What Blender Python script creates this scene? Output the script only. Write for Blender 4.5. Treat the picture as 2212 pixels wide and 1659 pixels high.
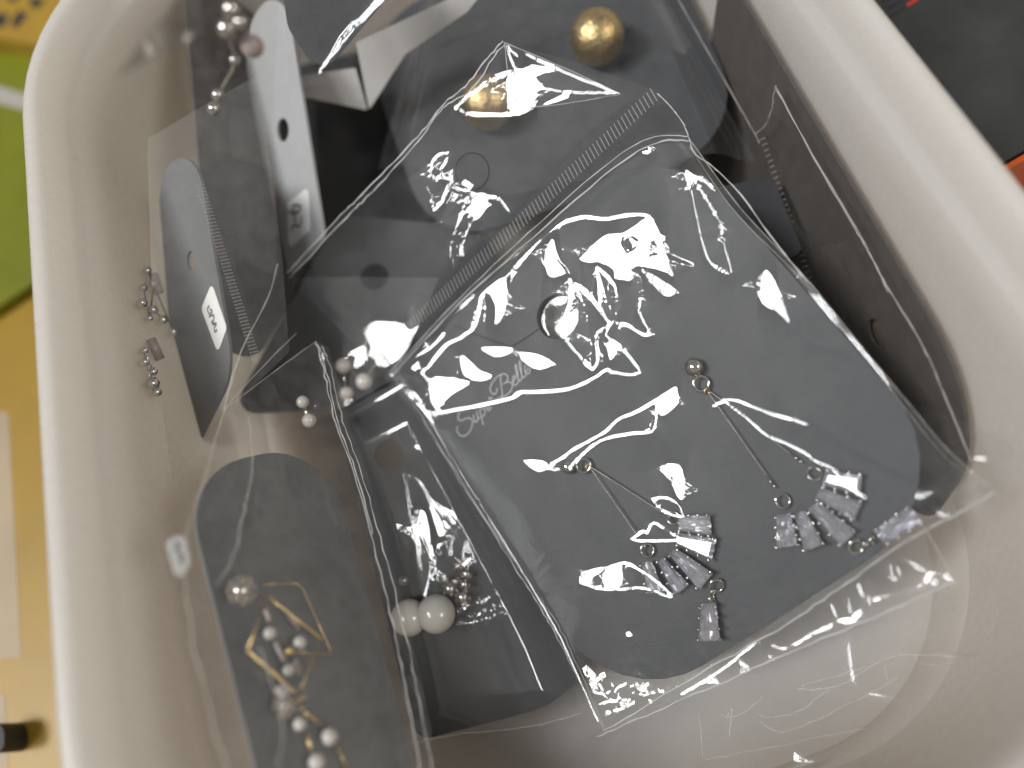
import bpy, bmesh, math, random
import numpy as np
from mathutils import Vector, Matrix
from mathutils.geometry import tessellate_polygon

# ---------------------------------------------------------------- camera maths
# all design numbers are millimetres (1 mm = 0.001 Blender units); picture
# measurements use a 2212 x 1659 grid and are turned into points on real planes
MM = 0.001
FPX = 1650.0
CX, CY = 1106.0, 829.5
CAM_Z = 147.0
def _ray(x, y): return np.array([x - CX, -(y - CY), -FPX])
def _nrm(v): v = np.asarray(v, float); return v / np.linalg.norm(v)
YC = _nrm(_ray(-110, -2540))
NX = 1400.0
NY = CY + ((NX - CX) * YC[0] - FPX * YC[2]) / YC[1]
ZC = -_nrm(_ray(NX, NY))
XC = np.cross(YC, ZC)
RW = np.array([XC, YC, ZC])                    # camera axes -> world
CAM = np.array([0, 0, CAM_Z])
def W(x, y, d):                                # picture point at lens distance d (mm)
    return CAM + RW @ (_ray(x, y) * d / FPX)
def WZ(x, y, z):                               # picture point on horizontal plane z (mm)
    r = RW @ _ray(x, y)
    return CAM + r * ((z - CAM_Z) / r[2])
def PX(p):                                     # world mm (N,3) -> picture
    q = (np.asarray(p) - CAM) @ RW
    return CX - FPX * q[..., 0] / q[..., 2], CY + FPX * q[..., 1] / q[..., 2]

scene = bpy.context.scene
for o in list(bpy.data.objects): bpy.data.objects.remove(o)

cam_d = bpy.data.cameras.new('camera'); cam = bpy.data.objects.new('camera', cam_d)
scene.collection.objects.link(cam); scene.camera = cam
cam_d.sensor_width = 36.0; cam_d.lens = 36.0 * FPX / 2212.0
cam_d.clip_start = 0.005; cam_d.clip_end = 20
M = Matrix.Identity(4)
for i in range(3):
    for j in range(3): M[i][j] = RW[i][j]
    M[i][3] = CAM[i] * MM
cam.matrix_world = M
cam_d.dof.use_dof = True
cam_d.dof.focus_distance = 0.118
cam_d.dof.aperture_fstop = cam_d.lens / 4.0    # 4 mm pupil of a phone lens
cam_d.dof.aperture_blades = 0

world = bpy.data.worlds.new('World'); scene.world = world; world.use_nodes = True
bg = world.node_tree.nodes['Background']
bg.inputs[0].default_value = (1.0, 0.99, 0.975, 1); bg.inputs[1].default_value = 0.26

# a room: pale ceiling, darker walls, uneven
wt = world.node_tree; wtc = wt.nodes.new('ShaderNodeTexCoord')
wn = wt.nodes.new('ShaderNodeTexNoise'); wn.inputs['Scale'].default_value = 2.6; wn.inputs['Detail'].default_value = 3
wt.links.new(wtc.outputs['Generated'], wn.inputs['Vector'])
wr = wt.nodes.new('ShaderNodeMapRange'); wr.inputs[1].default_value = .36; wr.inputs[2].default_value = .64; wr.inputs[3].default_value = .12; wr.inputs[4].default_value = .44
wt.links.new(wn.outputs['Fac'], wr.inputs[0]); wt.links.new(wr.outputs[0], bg.inputs[1])
def lamp(name, cdir, dist, sx, sy, power, col):
    d = RW @ _nrm(cdir)
    ld = bpy.data.lights.new(name, 'AREA'); ld.shape = 'DISK'
    ld.size = sx; ld.energy = power; ld.color = col
    o = bpy.data.objects.new(name, ld); scene.collection.objects.link(o)
    tgt = np.array([15, 40, 20.0]) * MM
    pos = tgt + d * dist
    o.location = pos
    o.rotation_euler = Vector(-d).to_track_quat('-Z', 'Y').to_euler()
    return pos / MM
LAMP1 = lamp('ceiling_lamp', (-math.sin(math.radians(47)), math.sin(math.radians(8)), math.cos(math.radians(47))), 1.6, .40, .40, 20, (1, .99, .975))
LAMP2 = lamp('ceiling_lamp', (-math.sin(math.radians(32)), math.sin(math.radians(2)), math.cos(math.radians(32))), 1.7, .36, .36, 9, (.95, .97, 1))
LAMP3 = lamp('ceiling_lamp', (.62, .12, .78), 1.8, .5, .5, 11, (1, .92, .80))

scene.view_settings.view_transform = 'Standard'; scene.view_settings.look = 'None'
scene.view_settings.exposure = -0.20; scene.view_settings.gamma = 1.0
cy = scene.cycles
cy.max_bounces = 7; cy.diffuse_bounces = 3; cy.glossy_bounces = 3; cy.transmission_bounces = 5
cy.transparent_max_bounces = 40; cy.sample_clamp_indirect = 4; cy.caustics_reflective = False; cy.caustics_refractive = False
cy.use_denoising = True; cy.use_adaptive_sampling = True; cy.adaptive_threshold = .02
try: cy.denoiser = 'OPENIMAGEDENOISE'
except Exception: pass

rng = np.random.RandomState(7); random.seed(7)

# ---------------------------------------------------------------- materials
def mat(name):
    m = bpy.data.materials.new(name); m.use_nodes = True
    nt = m.node_tree; nt.nodes.clear()
    out = nt.nodes.new('ShaderNodeOutputMaterial')
    return m, nt, out
def principled(name, col, rough=.5, metal=0, spec=.5, trans=0, ior=1.5, coat=0, sss=0, noise=None, bump=0, bscale=2000):
    m, nt, out = mat(name)
    b = nt.nodes.new('ShaderNodeBsdfPrincipled')
    b.inputs['Base Color'].default_value = (*col, 1); b.inputs['Roughness'].default_value = rough
    b.inputs['Metallic'].default_value = metal; b.inputs['Specular IOR Level'].default_value = spec
    b.inputs['Transmission Weight'].default_value = trans; b.inputs['IOR'].default_value = ior
    b.inputs['Coat Weight'].default_value = coat
    if sss:
        b.inputs['Subsurface Weight'].default_value = sss
        b.inputs['Subsurface Radius'].default_value = (1, .8, .6); b.inputs['Subsurface Scale'].default_value = .004
    tc = nt.nodes.new('ShaderNodeTexCoord')
    if noise:
        n = nt.nodes.new('ShaderNodeTexNoise'); n.inputs['Scale'].default_value = noise[0]; n.inputs['Detail'].default_value = 6
        nt.links.new(tc.outputs['Object'], n.inputs['Vector'])
        r = nt.nodes.new('ShaderNodeMapRange'); r.inputs[1].default_value = .3; r.inputs[2].default_value = .7
        r.inputs[3].default_value = 1 - noise[1]; r.inputs[4].default_value = 1 + noise[1]
        nt.links.new(n.outputs['Fac'], r.inputs[0])
        mx = nt.nodes.new('ShaderNodeMix'); mx.data_type = 'RGBA'; mx.blend_type = 'MULTIPLY'; mx.inputs[0].default_value = 1
        mx.inputs[6].default_value = (*col, 1); nt.links.new(r.outputs[0], mx.inputs[7])
        nt.links.new(mx.outputs[2], b.inputs['Base Color'])
    if bump:
        n = nt.nodes.new('ShaderNodeTexNoise'); n.inputs['Scale'].default_value = bscale; n.inputs['Detail'].default_value = 3
        nt.links.new(tc.outputs['Object'], n.inputs['Vector'])
        bp = nt.nodes.new('ShaderNodeBump'); bp.inputs['Strength'].default_value = bump; bp.inputs['Distance'].default_value = .0002
        nt.links.new(n.outputs['Fac'], bp.inputs['Height']); nt.links.new(bp.outputs[0], b.inputs['Normal'])
    nt.links.new(b.outputs[0], out.inputs[0])
    return m
def film_mat(name, tint=(.985, .985, .98), r0=.055, rough=.035, haze=.010):
    m, nt, out = mat(name)
    lw = nt.nodes.new('ShaderNodeLayerWeight'); lw.inputs['Blend'].default_value = .5
    p = nt.nodes.new('ShaderNodeMath'); p.operation = 'POWER'; p.inputs[1].default_value = 5
    nt.links.new(lw.outputs['Facing'], p.inputs[0])
    r = nt.nodes.new('ShaderNodeMapRange'); r.inputs[3].default_value = r0; r.inputs[4].default_value = .95
    nt.links.new(p.outputs[0], r.inputs[0])
    t = nt.nodes.new('ShaderNodeBsdfTransparent'); t.inputs[0].default_value = (*tint, 1)
    d = nt.nodes.new('ShaderNodeBsdfDiffuse'); d.inputs[0].default_value = (.8, .8, .82, 1)
    g = nt.nodes.new('ShaderNodeBsdfGlossy'); g.inputs[1].default_value = rough
    mh = nt.nodes.new('ShaderNodeMixShader')
    tc = nt.nodes.new('ShaderNodeTexCoord'); n = nt.nodes.new('ShaderNodeTexNoise')
    n.inputs['Scale'].default_value = 260; n.inputs['Detail'].default_value = 8; n.inputs['Roughness'].default_value = .7
    nt.links.new(tc.outputs['Object'], n.inputs['Vector'])
    hr = nt.nodes.new('ShaderNodeMapRange'); hr.inputs[1].default_value = .35; hr.inputs[2].default_value = .75
    hr.inputs[3].default_value = haze * .3; hr.inputs[4].default_value = haze * 2
    nt.links.new(n.outputs['Fac'], hr.inputs[0]); nt.links.new(hr.outputs[0], mh.inputs[0])
    nt.links.new(t.outputs[0], mh.inputs[1]); nt.links.new(d.outputs[0], mh.inputs[2])
    g2 = nt.nodes.new('ShaderNodeBsdfGlossy'); g2.inputs[1].default_value = min(.5, rough + .14)   # fine scuffs give a soft halo
    gm = nt.nodes.new('ShaderNodeMixShader'); gm.inputs[0].default_value = .15
    nt.links.new(g.outputs[0], gm.inputs[1]); nt.links.new(g2.outputs[0], gm.inputs[2])
    ms = nt.nodes.new('ShaderNodeMixShader'); nt.links.new(r.outputs[0], ms.inputs[0])
    nt.links.new(mh.outputs[0], ms.inputs[1]); nt.links.new(gm.outputs[0], ms.inputs[2])
    nt.links.new(ms.outputs[0], out.inputs[0])
    return m
def clear_mat(name, alpha, col=(.9, .9, .92), rough=.12):          # partly clear plastic: welded seams, marks, print
    m, nt, out = mat(name)
    t = nt.nodes.new('ShaderNodeBsdfTransparent')
    b = nt.nodes.new('ShaderNodeBsdfPrincipled'); b.inputs['Base Color'].default_value = (*col, 1); b.inputs['Roughness'].default_value = rough
    ms = nt.nodes.new('ShaderNodeMixShader'); ms.inputs[0].default_value = alpha
    nt.links.new(t.outputs[0], ms.inputs[1]); nt.links.new(b.outputs[0], ms.inputs[2]); nt.links.new(ms.outputs[0], out.inputs[0])
    return m
def plastic_mat():
    m, nt, out = mat('white_translucent_plastic')
    b = nt.nodes.new('ShaderNodeBsdfPrincipled'); b.inputs['Base Color'].default_value = (.80, .80, .80, 1)
    b.inputs['Roughness'].default_value = .22; b.inputs['Specular IOR Level'].default_value = .5
    tr = nt.nodes.new('ShaderNodeBsdfTranslucent'); tr.inputs[0].default_value = (.88, .84, .77, 1)
    tc = nt.nodes.new('ShaderNodeTexCoord'); n = nt.nodes.new('ShaderNodeTexNoise'); n.inputs['Scale'].default_value = 60; n.inputs['Detail'].default_value = 5
    nt.links.new(tc.outputs['Object'], n.inputs['Vector'])
    n2 = nt.nodes.new('ShaderNodeTexNoise'); n2.inputs['Scale'].default_value = 900; n2.inputs['Detail'].default_value = 8; n2.inputs['Roughness'].default_value = .75
    nt.links.new(tc.outputs['Object'], n2.inputs['Vector'])
    rr = nt.nodes.new('ShaderNodeMapRange'); rr.inputs[1].default_value = .35; rr.inputs[2].default_value = .7; rr.inputs[3].default_value = .16; rr.inputs[4].default_value = .42
    nt.links.new(n2.outputs['Fac'], rr.inputs[0]); nt.links.new(rr.outputs[0], b.inputs['Roughness'])
    cr_ = nt.nodes.new('ShaderNodeMapRange'); cr_.inputs[1].default_value = .62; cr_.inputs[2].default_value = .74; cr_.inputs[3].default_value = 1.0; cr_.inputs[4].default_value = .86
    nt.links.new(n2.outputs['Fac'], cr_.inputs[0])
    mx = nt.nodes.new('ShaderNodeMix'); mx.data_type = 'RGBA'; mx.blend_type = 'MULTIPLY'; mx.inputs[0].default_value = 1; mx.inputs[6].default_value = (.80, .80, .80, 1)
    nt.links.new(cr_.outputs[0], mx.inputs[7]); nt.links.new(mx.outputs[2], b.inputs['Base Color'])
    bp = nt.nodes.new('ShaderNodeBump'); bp.inputs['Strength'].default_value = .12; bp.inputs['Distance'].default_value = .0006
    nt.links.new(n.outputs['Fac'], bp.inputs['Height']); nt.links.new(bp.outputs[0], b.inputs['Normal'])
    ms = nt.nodes.new('ShaderNodeMixShader'); ms.inputs[0].default_value = .58
    nt.links.new(b.outputs[0], ms.inputs[1]); nt.links.new(tr.outputs[0], ms.inputs[2]); nt.links.new(ms.outputs[0], out.inputs[0])
    return m
MT = {
 'plastic': plastic_mat(),
 'card': principled('grey_card', (.056, .059, .064), .55, spec=.35, noise=(900, .06), bump=.25, bscale=4000),
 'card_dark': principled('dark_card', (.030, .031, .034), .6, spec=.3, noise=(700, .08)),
 'shade_brown': principled('wall_shade_brown', (.10, .090, .083), .6, spec=.25, noise=(300, .10)),  # colour of the panel that stands in for shade on the right wall
 'card_white': principled('white_card', (.40, .405, .41), .5, noise=(400, .03)),
 'card_mid': principled('mid_grey_card', (.13, .137, .14), .55, spec=.35, noise=(900, .06)),
 'card_umber': principled('umber_card', (.055, .050, .046), .6, spec=.3, noise=(500, .1)),
 'tan_backing': principled('tan_board', (.17, .13, .105), .6),
 'card_pale': principled('pale_grey_card', (.15, .158, .163), .55, spec=.35, noise=(900, .06)),
 'card_edge': principled('card_core', (.16, .16, .165), .8),
 'film': film_mat('clear_film'),
 'film_soft': film_mat('soft_film', r0=.055, rough=.06, haze=.02),
 'film_hazy': film_mat('hazy_film', (.96, .955, .94), .055, .10, .05),
 'film_veil': film_mat('veil_film', (.955, .95, .94), .008, .35, .02),
 'film_dull': film_mat('dull_film', (.93, .915, .89), .05, .16, .05),
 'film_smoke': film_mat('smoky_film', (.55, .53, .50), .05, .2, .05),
 'seam': clear_mat('film_seam', .42, (.85, .85, .86), .22),
 'seam_faint': clear_mat('film_seam_faint', .28, (.7, .66, .62), .25),
 'mark': clear_mat('seal_emboss', .34, (.72, .70, .67), .3),
 'print': clear_mat('pale_print', .8, (.50, .51, .54), .5),
 'gold_print': clear_mat('gold_print', .55, (.55, .36, .2), .5),
 'ink': principled('ink', (.05, .05, .055), .6),
 'ink_soft': clear_mat('ink_soft', .6, (.12, .13, .13), .6),
 'ink_red': principled('red_ink', (.45, .03, .02), .6),
 'paper': principled('sticker_paper', (.78, .79, .78), .6),
 'silver': principled('silver', (.66, .64, .60), .10, 1),
 'steel': principled('dark_steel_wire', (.24, .22, .19), .22, 1),
 'gold': principled('gold', (.83, .61, .27), .33, 1),
 'gold_brushed': principled('brushed_gold', (.62, .46, .22), .38, 1, noise=(1500, .22), bump=1.0, bscale=1500),
 'pearl': principled('pearl', (.58, .55, .52), .16, spec=.6, coat=.6, sss=.2),
 'pearl_grey': principled('satin_bead', (.46, .46, .43), .22, spec=.5, coat=.4, sss=.15),
 'crystal': film_mat('clear_crystal', (.98, .98, 1.0), .10, .02, .05),
 'crystal_back': principled('crystal_setting', (.68, .68, .71), .14, .78),
 'rose': principled('pink_glass', (.5, .40, .38), .1, trans=.3, ior=1.6),
 'thread': principled('dark_thread', (.02, .02, .02), .6),
}

# ---------------------------------------------------------------- object helpers
COL = scene.collection
def mesh(name, verts, faces, origin, smooth=False):
    me = bpy.data.meshes.new(name)
    me.from_pydata([tuple(v) for v in ((np.asarray(verts, float) - origin) * MM)], [], [tuple(int(i) for i in f) for f in faces])
    if smooth: me.polygons.foreach_set('use_smooth', [True] * len(me.polygons))
    me.update(); return me
def obj(name, me, material, parent=None, origin=None):
    o = bpy.data.objects.new(name, me); COL.objects.link(o)
    if material is not None and len(me.materials) == 0: me.materials.append(material)
    if parent is not None: o.parent = parent
    elif origin is not None: o.location = np.asarray(origin) * MM
    return o
class Thing:
    """an Empty at the thing's base; parts are given in world mm"""
    def __init__(s, name, label, cat, origin, group=None):
        s.o = np.asarray(origin, float)
        s.e = bpy.data.objects.new(name, None); COL.objects.link(s.e); s.e.location = s.o * MM
        s.e.empty_display_size = .004
        s.e['label'] = label; s.e['category'] = cat
        if group: s.e['group'] = group
    def part(s, name, vf, m, smooth=False, parent=None):
        me = mesh(name, vf[0], vf[1], s.o, smooth)
        return obj(name, me, MT[m] if isinstance(m, str) else m, parent or s.e)
    def inst(s, name, me, matrix_world, parent=None):
        o = bpy.data.objects.new(name, me); COL.objects.link(o); o.parent = parent or s.e
        T = Matrix.Translation(Vector(s.o * MM)).inverted()
        o.matrix_local = T @ matrix_world
        return o
def tag(o, label, cat, group=None, kind=None):
    if label: o['label'] = label
    if cat: o['category'] = cat
    if group: o['group'] = group
    if kind: o['kind'] = kind
    return o
def join(*vfs):
    V, F, n = [], [], 0
    for v, f in vfs:
        V += [np.asarray(p, float) for p in v]; F += [tuple(i + n for i in q) for q in f]; n += len(v)
    return V, F

class Plane:
    def __init__(s, a, b, c):                  # each (x, y, depth)
        A, B, C_ = W(*a), W(*b), W(*c)
        s.setup(A, _nrm(B - A), np.cross(B - A, C_ - A))
    def setup(s, A, eu, n):
        s.o = A; s.n = _nrm(n)
        if s.n @ (CAM - A) < 0: s.n = -s.n
        s.u = _nrm(eu - s.n * (eu @ s.n)); s.v = np.cross(s.n, s.u); return s
    @classmethod
    def normal(cls, p, n, eu=(1, 0, 0)):
        s = cls.__new__(cls); return s.setup(np.asarray(p, float), np.asarray(eu, float), n)
    def off(s, h): return Plane.normal(s.o + s.n * h, s.n, s.u)
    def hit(s, x, y, h=0.0):
        r = RW @ _ray(x, y); o = s.o + s.n * h
        return CAM + r * ((o - CAM) @ s.n / (r @ s.n))
    def uv(s, x, y):
        q = s.hit(x, y) - s.o; return np.array([q @ s.u, q @ s.v])
    def at(s, u, v, h=0.0): return s.o + s.u * u + s.v * v + s.n * h
    def matrix(s, p, ang=0.0, scale=1.0):
        c, k = math.cos(ang), math.sin(ang); x = s.u * c + s.v * k; y = np.cross(s.n, x)
        m = Matrix.Identity(4)
        for i in range(3):
            m[i][0], m[i][1], m[i][2], m[i][3] = x[i] * scale, y[i] * scale, s.n[i] * scale, p[i] * MM
        return m

def catmull(pts, n=6, closed=False):
    P = [np.asarray(p, float) for p in pts]; out = []
    if len(P) < 3 and not closed:
        return np.array([P[0] + (P[-1] - P[0]) * t for t in np.linspace(0, 1, n + 1)])
    L = len(P); R = range(L if closed else L - 1)
    for i in R:
        p0 = P[(i - 1) % L] if (closed or i > 0) else P[0]; p1 = P[i]; p2 = P[(i + 1) % L]
        p3 = P[(i + 2) % L] if (closed or i + 2 < L) else P[-1]
        for t in np.arange(n) / n:
            out.append(.5 * ((2 * p1) + (p2 - p0) * t + (2 * p0 - 5 * p1 + 4 * p2 - p3) * t * t + (3 * p1 - p0 - 3 * p2 + p3) * t ** 3))
    out.append(P[0] if closed else P[-1])
    return np.array(out)
def tube(pts, r, k=6, closed=False):
    P = np.asarray(pts, float); n = len(P); V, F = [], []
    rr = np.broadcast_to(np.asarray(r, float), (n,))
    T = np.gradient(P, axis=0)
    if closed: T = np.roll(P, -1, 0) - np.roll(P, 1, 0)
    ref = np.array([.31, .17, .93])
    for i in range(n):
        t = _nrm(T[i] + 1e-9); a = _nrm(np.cross(t, ref)); b = np.cross(t, a)
        for j in range(k):
            w = 2 * math.pi * j / k; V.append(P[i] + rr[i] * (a * math.cos(w) + b * math.sin(w)))
    m = n if closed else n - 1
    for i in range(m):
        for j in range(k):
            i2 = (i + 1) % n
            F.append((i * k + j, i * k + (j + 1) % k, i2 * k + (j + 1) % k, i2 * k + j))
    if not closed:
        F.append(tuple(range(k))[::-1]); F.append(tuple((n - 1) * k + j for j in range(k)))
    return V, F
def ball(c, r, nu=20, nv=12, sq=(1, 1, 1)):
    V, F = [], []
    for i in range(nv + 1):
        th = math.pi * i / nv
        for j in range(nu):
            ph = 2 * math.pi * j / nu
            V.append(np.asarray(c) + r * np.array([sq[0] * math.sin(th) * math.cos(ph), sq[1] * math.sin(th) * math.sin(ph), sq[2] * math.cos(th)]))
    for i in range(nv):
        for j in range(nu):
            F.append((i * nu + j, (i + 1) * nu + j, (i + 1) * nu + (j + 1) % nu, i * nu + (j + 1) % nu))
    return V, F
def ring(pl, c, R, r, tilt=0.0, axis=0.0, n=28, k=8):
    """jump ring lying in plane pl, tilted by tilt about an in-plane axis"""
    a = pl.u * math.cos(axis) + pl.v * math.sin(axis); b = np.cross(pl.n, a)
    b = b * math.cos(tilt) + pl.n * math.sin(tilt)
    return tube([c + R * (a * math.cos(t) + b * math.sin(t)) for t in np.arange(n) * 2 * math.pi / n], r, k, True)

def rounded_poly(P, r, n=8):
    P = [np.asarray(p, float) for p in P]; out = []; L = len(P)
    rs = r if isinstance(r, (list, tuple)) else [r] * L
    for i in range(L):
        a, b, c = P[i - 1], P[i], P[(i + 1) % L]
        d1, d2 = _nrm(a - b), _nrm(c - b); ang = math.acos(max(-1, min(1, d1 @ d2)))
        t = min(rs[i] / math.tan(ang / 2), .48 * np.linalg.norm(a - b), .48 * np.linalg.norm(c - b))
        p1, p2 = b + d1 * t, b + d2 * t; cc = b + _nrm(d1 + d2) * (t / math.cos(ang / 2))
        a1 = math.atan2(*(p1 - cc)[::-1]); a2 = math.atan2(*(p2 - cc)[::-1])
        da = (a2 - a1 + math.pi) % (2 * math.pi) - math.pi; R = np.linalg.norm(p1 - cc)
        for k in range(n + 1): out.append(cc + R * np.array([math.cos(a1 + da * k / n), math.sin(a1 + da * k / n)]))
    return out
def slab(pl, outline, th, holes=(), curve=None):
    """flat sheet with real thickness and real holes; outline in plane mm"""
    loops = [outline] + list(holes); flat = [p for l in loops for p in l]
    tri = tessellate_polygon([[Vector((p[0], p[1], 0)) for p in l] for l in loops])
    cv = curve or (lambda u, v: 0.0)
    n = len(flat)
    V = [pl.at(p[0], p[1], cv(*p)) for p in flat] + [pl.at(p[0], p[1], cv(*p) - th) for p in flat]
    F = []
    for t in tri:
        a, b, c = t; A, B, C_ = flat[a], flat[b], flat[c]
        if (B[0] - A[0]) * (C_[1] - A[1]) - (B[1] - A[1]) * (C_[0] - A[0]) < 0: a, b, c = a, c, b
        F.append((a, b, c)); F.append((a + n, c + n, b + n))
    k = 0
    for l in loops:
        m = len(l)
        for i in range(m): F.append((k + i, k + (i + 1) % m, k + (i + 1) % m + n, k + i + n))
        k += m
    return V, F
def circle(c, r, n=36): return [np.array([c[0] + r * math.cos(t), c[1] + r * math.sin(t)]) for t in np.arange(n) * 2 * math.pi / n]
def ribbon(pl, pts, w, h):
    """thin raised stroke lying on plane pl; pts are (x, y) picture points"""
    Q = np.array([pl.uv(*p) for p in pts]); T = np.gradient(Q, axis=0); V, F = [], []
    for q, t in zip(Q, T):
        t = _nrm(t + 1e-9); m = np.array([-t[1], t[0]])
        V += [pl.at(*(q + m * w / 2), h), pl.at(*(q - m * w / 2), h)]
    for i in range(len(Q) - 1): F.append((2 * i, 2 * i + 1, 2 * i + 3, 2 * i + 2))
    return V, F
def make_card(label, pl, quad, r, m='card', hole=None, th=.5, group='earring cards', edge=True):
    P = [pl.uv(*q) for q in quad]
    t = Thing('earring_card', label, 'card', pl.at(*np.mean(P, 0)), group)
    ol = rounded_poly(P, r)
    if sum(ol[i - 1][0] * ol[i][1] - ol[i][0] * ol[i - 1][1] for i in range(len(ol))) < 0: ol = ol[::-1]
    hs = []
    if hole: hs = [circle(pl.uv(hole[0], hole[1]), hole[2])]
    t.part('board', slab(pl, ol, th, hs), m)
    return t

# ---------------------------------------------------------------- film surfaces
# ---- inside of the box: films that would reach through its wall are drawn up along it
RIM = 65.0
xl = WZ(82, 420, 61)[0]; xr = WZ(2004, 195, 61)[0]
yn, yf = -22.5, 154.0
bc = np.array([(xl + xr) / 2, (yn + yf) / 2, 0]); hx, hy = (xr - xl) / 2, (yf - yn) / 2; RC = 41.0
def inside_box(P, gap=.5):
    P = np.array(P, float); sh = P.shape; P = P.reshape(-1, 3)
    for _ in range(70):
        z = P[:, 2]; off = np.interp(z, [2.2, 2.4, 3.2, 5.2, 9, 14, 35, 53, 57.8, 59, 65, 66], [30, 20, 15, 11.4, 8.8, 7.7, 6.9, 6.3, 6.1, 4.8, 3.5, -60]) + gap
        a, b, r = hx - off, hy - off, np.maximum(RC - off, 4)
        qx = np.abs(P[:, 0] - bc[0]) - (a - r); qy = np.abs(P[:, 1] - bc[1]) - (b - r)
        d = np.hypot(np.maximum(qx, 0), np.maximum(qy, 0)) + np.minimum(np.maximum(qx, qy), 0) - r
        bad = (d > 0) | (z < 2.6)
        if not bad.any(): break
        P[bad] = CAM + (P[bad] - CAM) * .992
    return P.reshape(sh)

def vnoise(x, y, scale, seed):
    x = np.asarray(x) / scale; y = np.asarray(y) / scale
    r = np.random.RandomState(seed); G = r.rand(64, 64)
    xi, yi = np.floor(x).astype(int), np.floor(y).astype(int); fx, fy = x - xi, y - yi
    fx = fx * fx * fx * (fx * (fx * 6 - 15) + 10); fy = fy * fy * fy * (fy * (fy * 6 - 15) + 10)
    g = lambda a, b: G[a % 64, b % 64]
    return (g(xi, yi) * (1 - fx) + g(xi + 1, yi) * fx) * (1 - fy) + (g(xi, yi + 1) * (1 - fx) + g(xi + 1, yi + 1) * fx) * fy
def ridged(x, y, scale, seed):
    a = 0
    for i, s in enumerate((1, .5)):
        n = vnoise(x + 40 * i, y - 17 * i, scale * s, seed + i); a = a + (1 - np.abs(2 * n - 1)) ** 2 * s
    return a
def interp(poly, k):
    P = np.asarray(poly, float); d = np.r_[0, np.cumsum(np.linalg.norm(np.diff(P, axis=0), axis=1))]; t = np.linspace(0, d[-1], k)
    return np.stack([np.interp(t, d, P[:, i]) for i in range(P.shape[1])], 1)
def coons(b, t, l, r, ns, nt):
    B, T, L, R = interp(b, ns), interp(t, ns), interp(l, nt), interp(r, nt)
    s = np.linspace(0, 1, ns)[None, :, None]; q = np.linspace(0, 1, nt)[:, None, None]
    return (1 - q) * B[None] + q * T[None] + (1 - s) * L[:, None] + s * R[:, None] - ((1 - s) * (1 - q) * B[0] + s * (1 - q) * B[-1] + (1 - s) * q * T[0] + s * q * T[-1])
def grid_faces(ns, nt, keep=None):
    i = np.arange(nt - 1)[:, None] * ns + np.arange(ns - 1)[None]
    F = np.stack([i, i + 1, i + ns + 1, i + ns], -1).reshape(-1, 4)
    return F if keep is None else F[keep.reshape(-1)]
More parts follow.
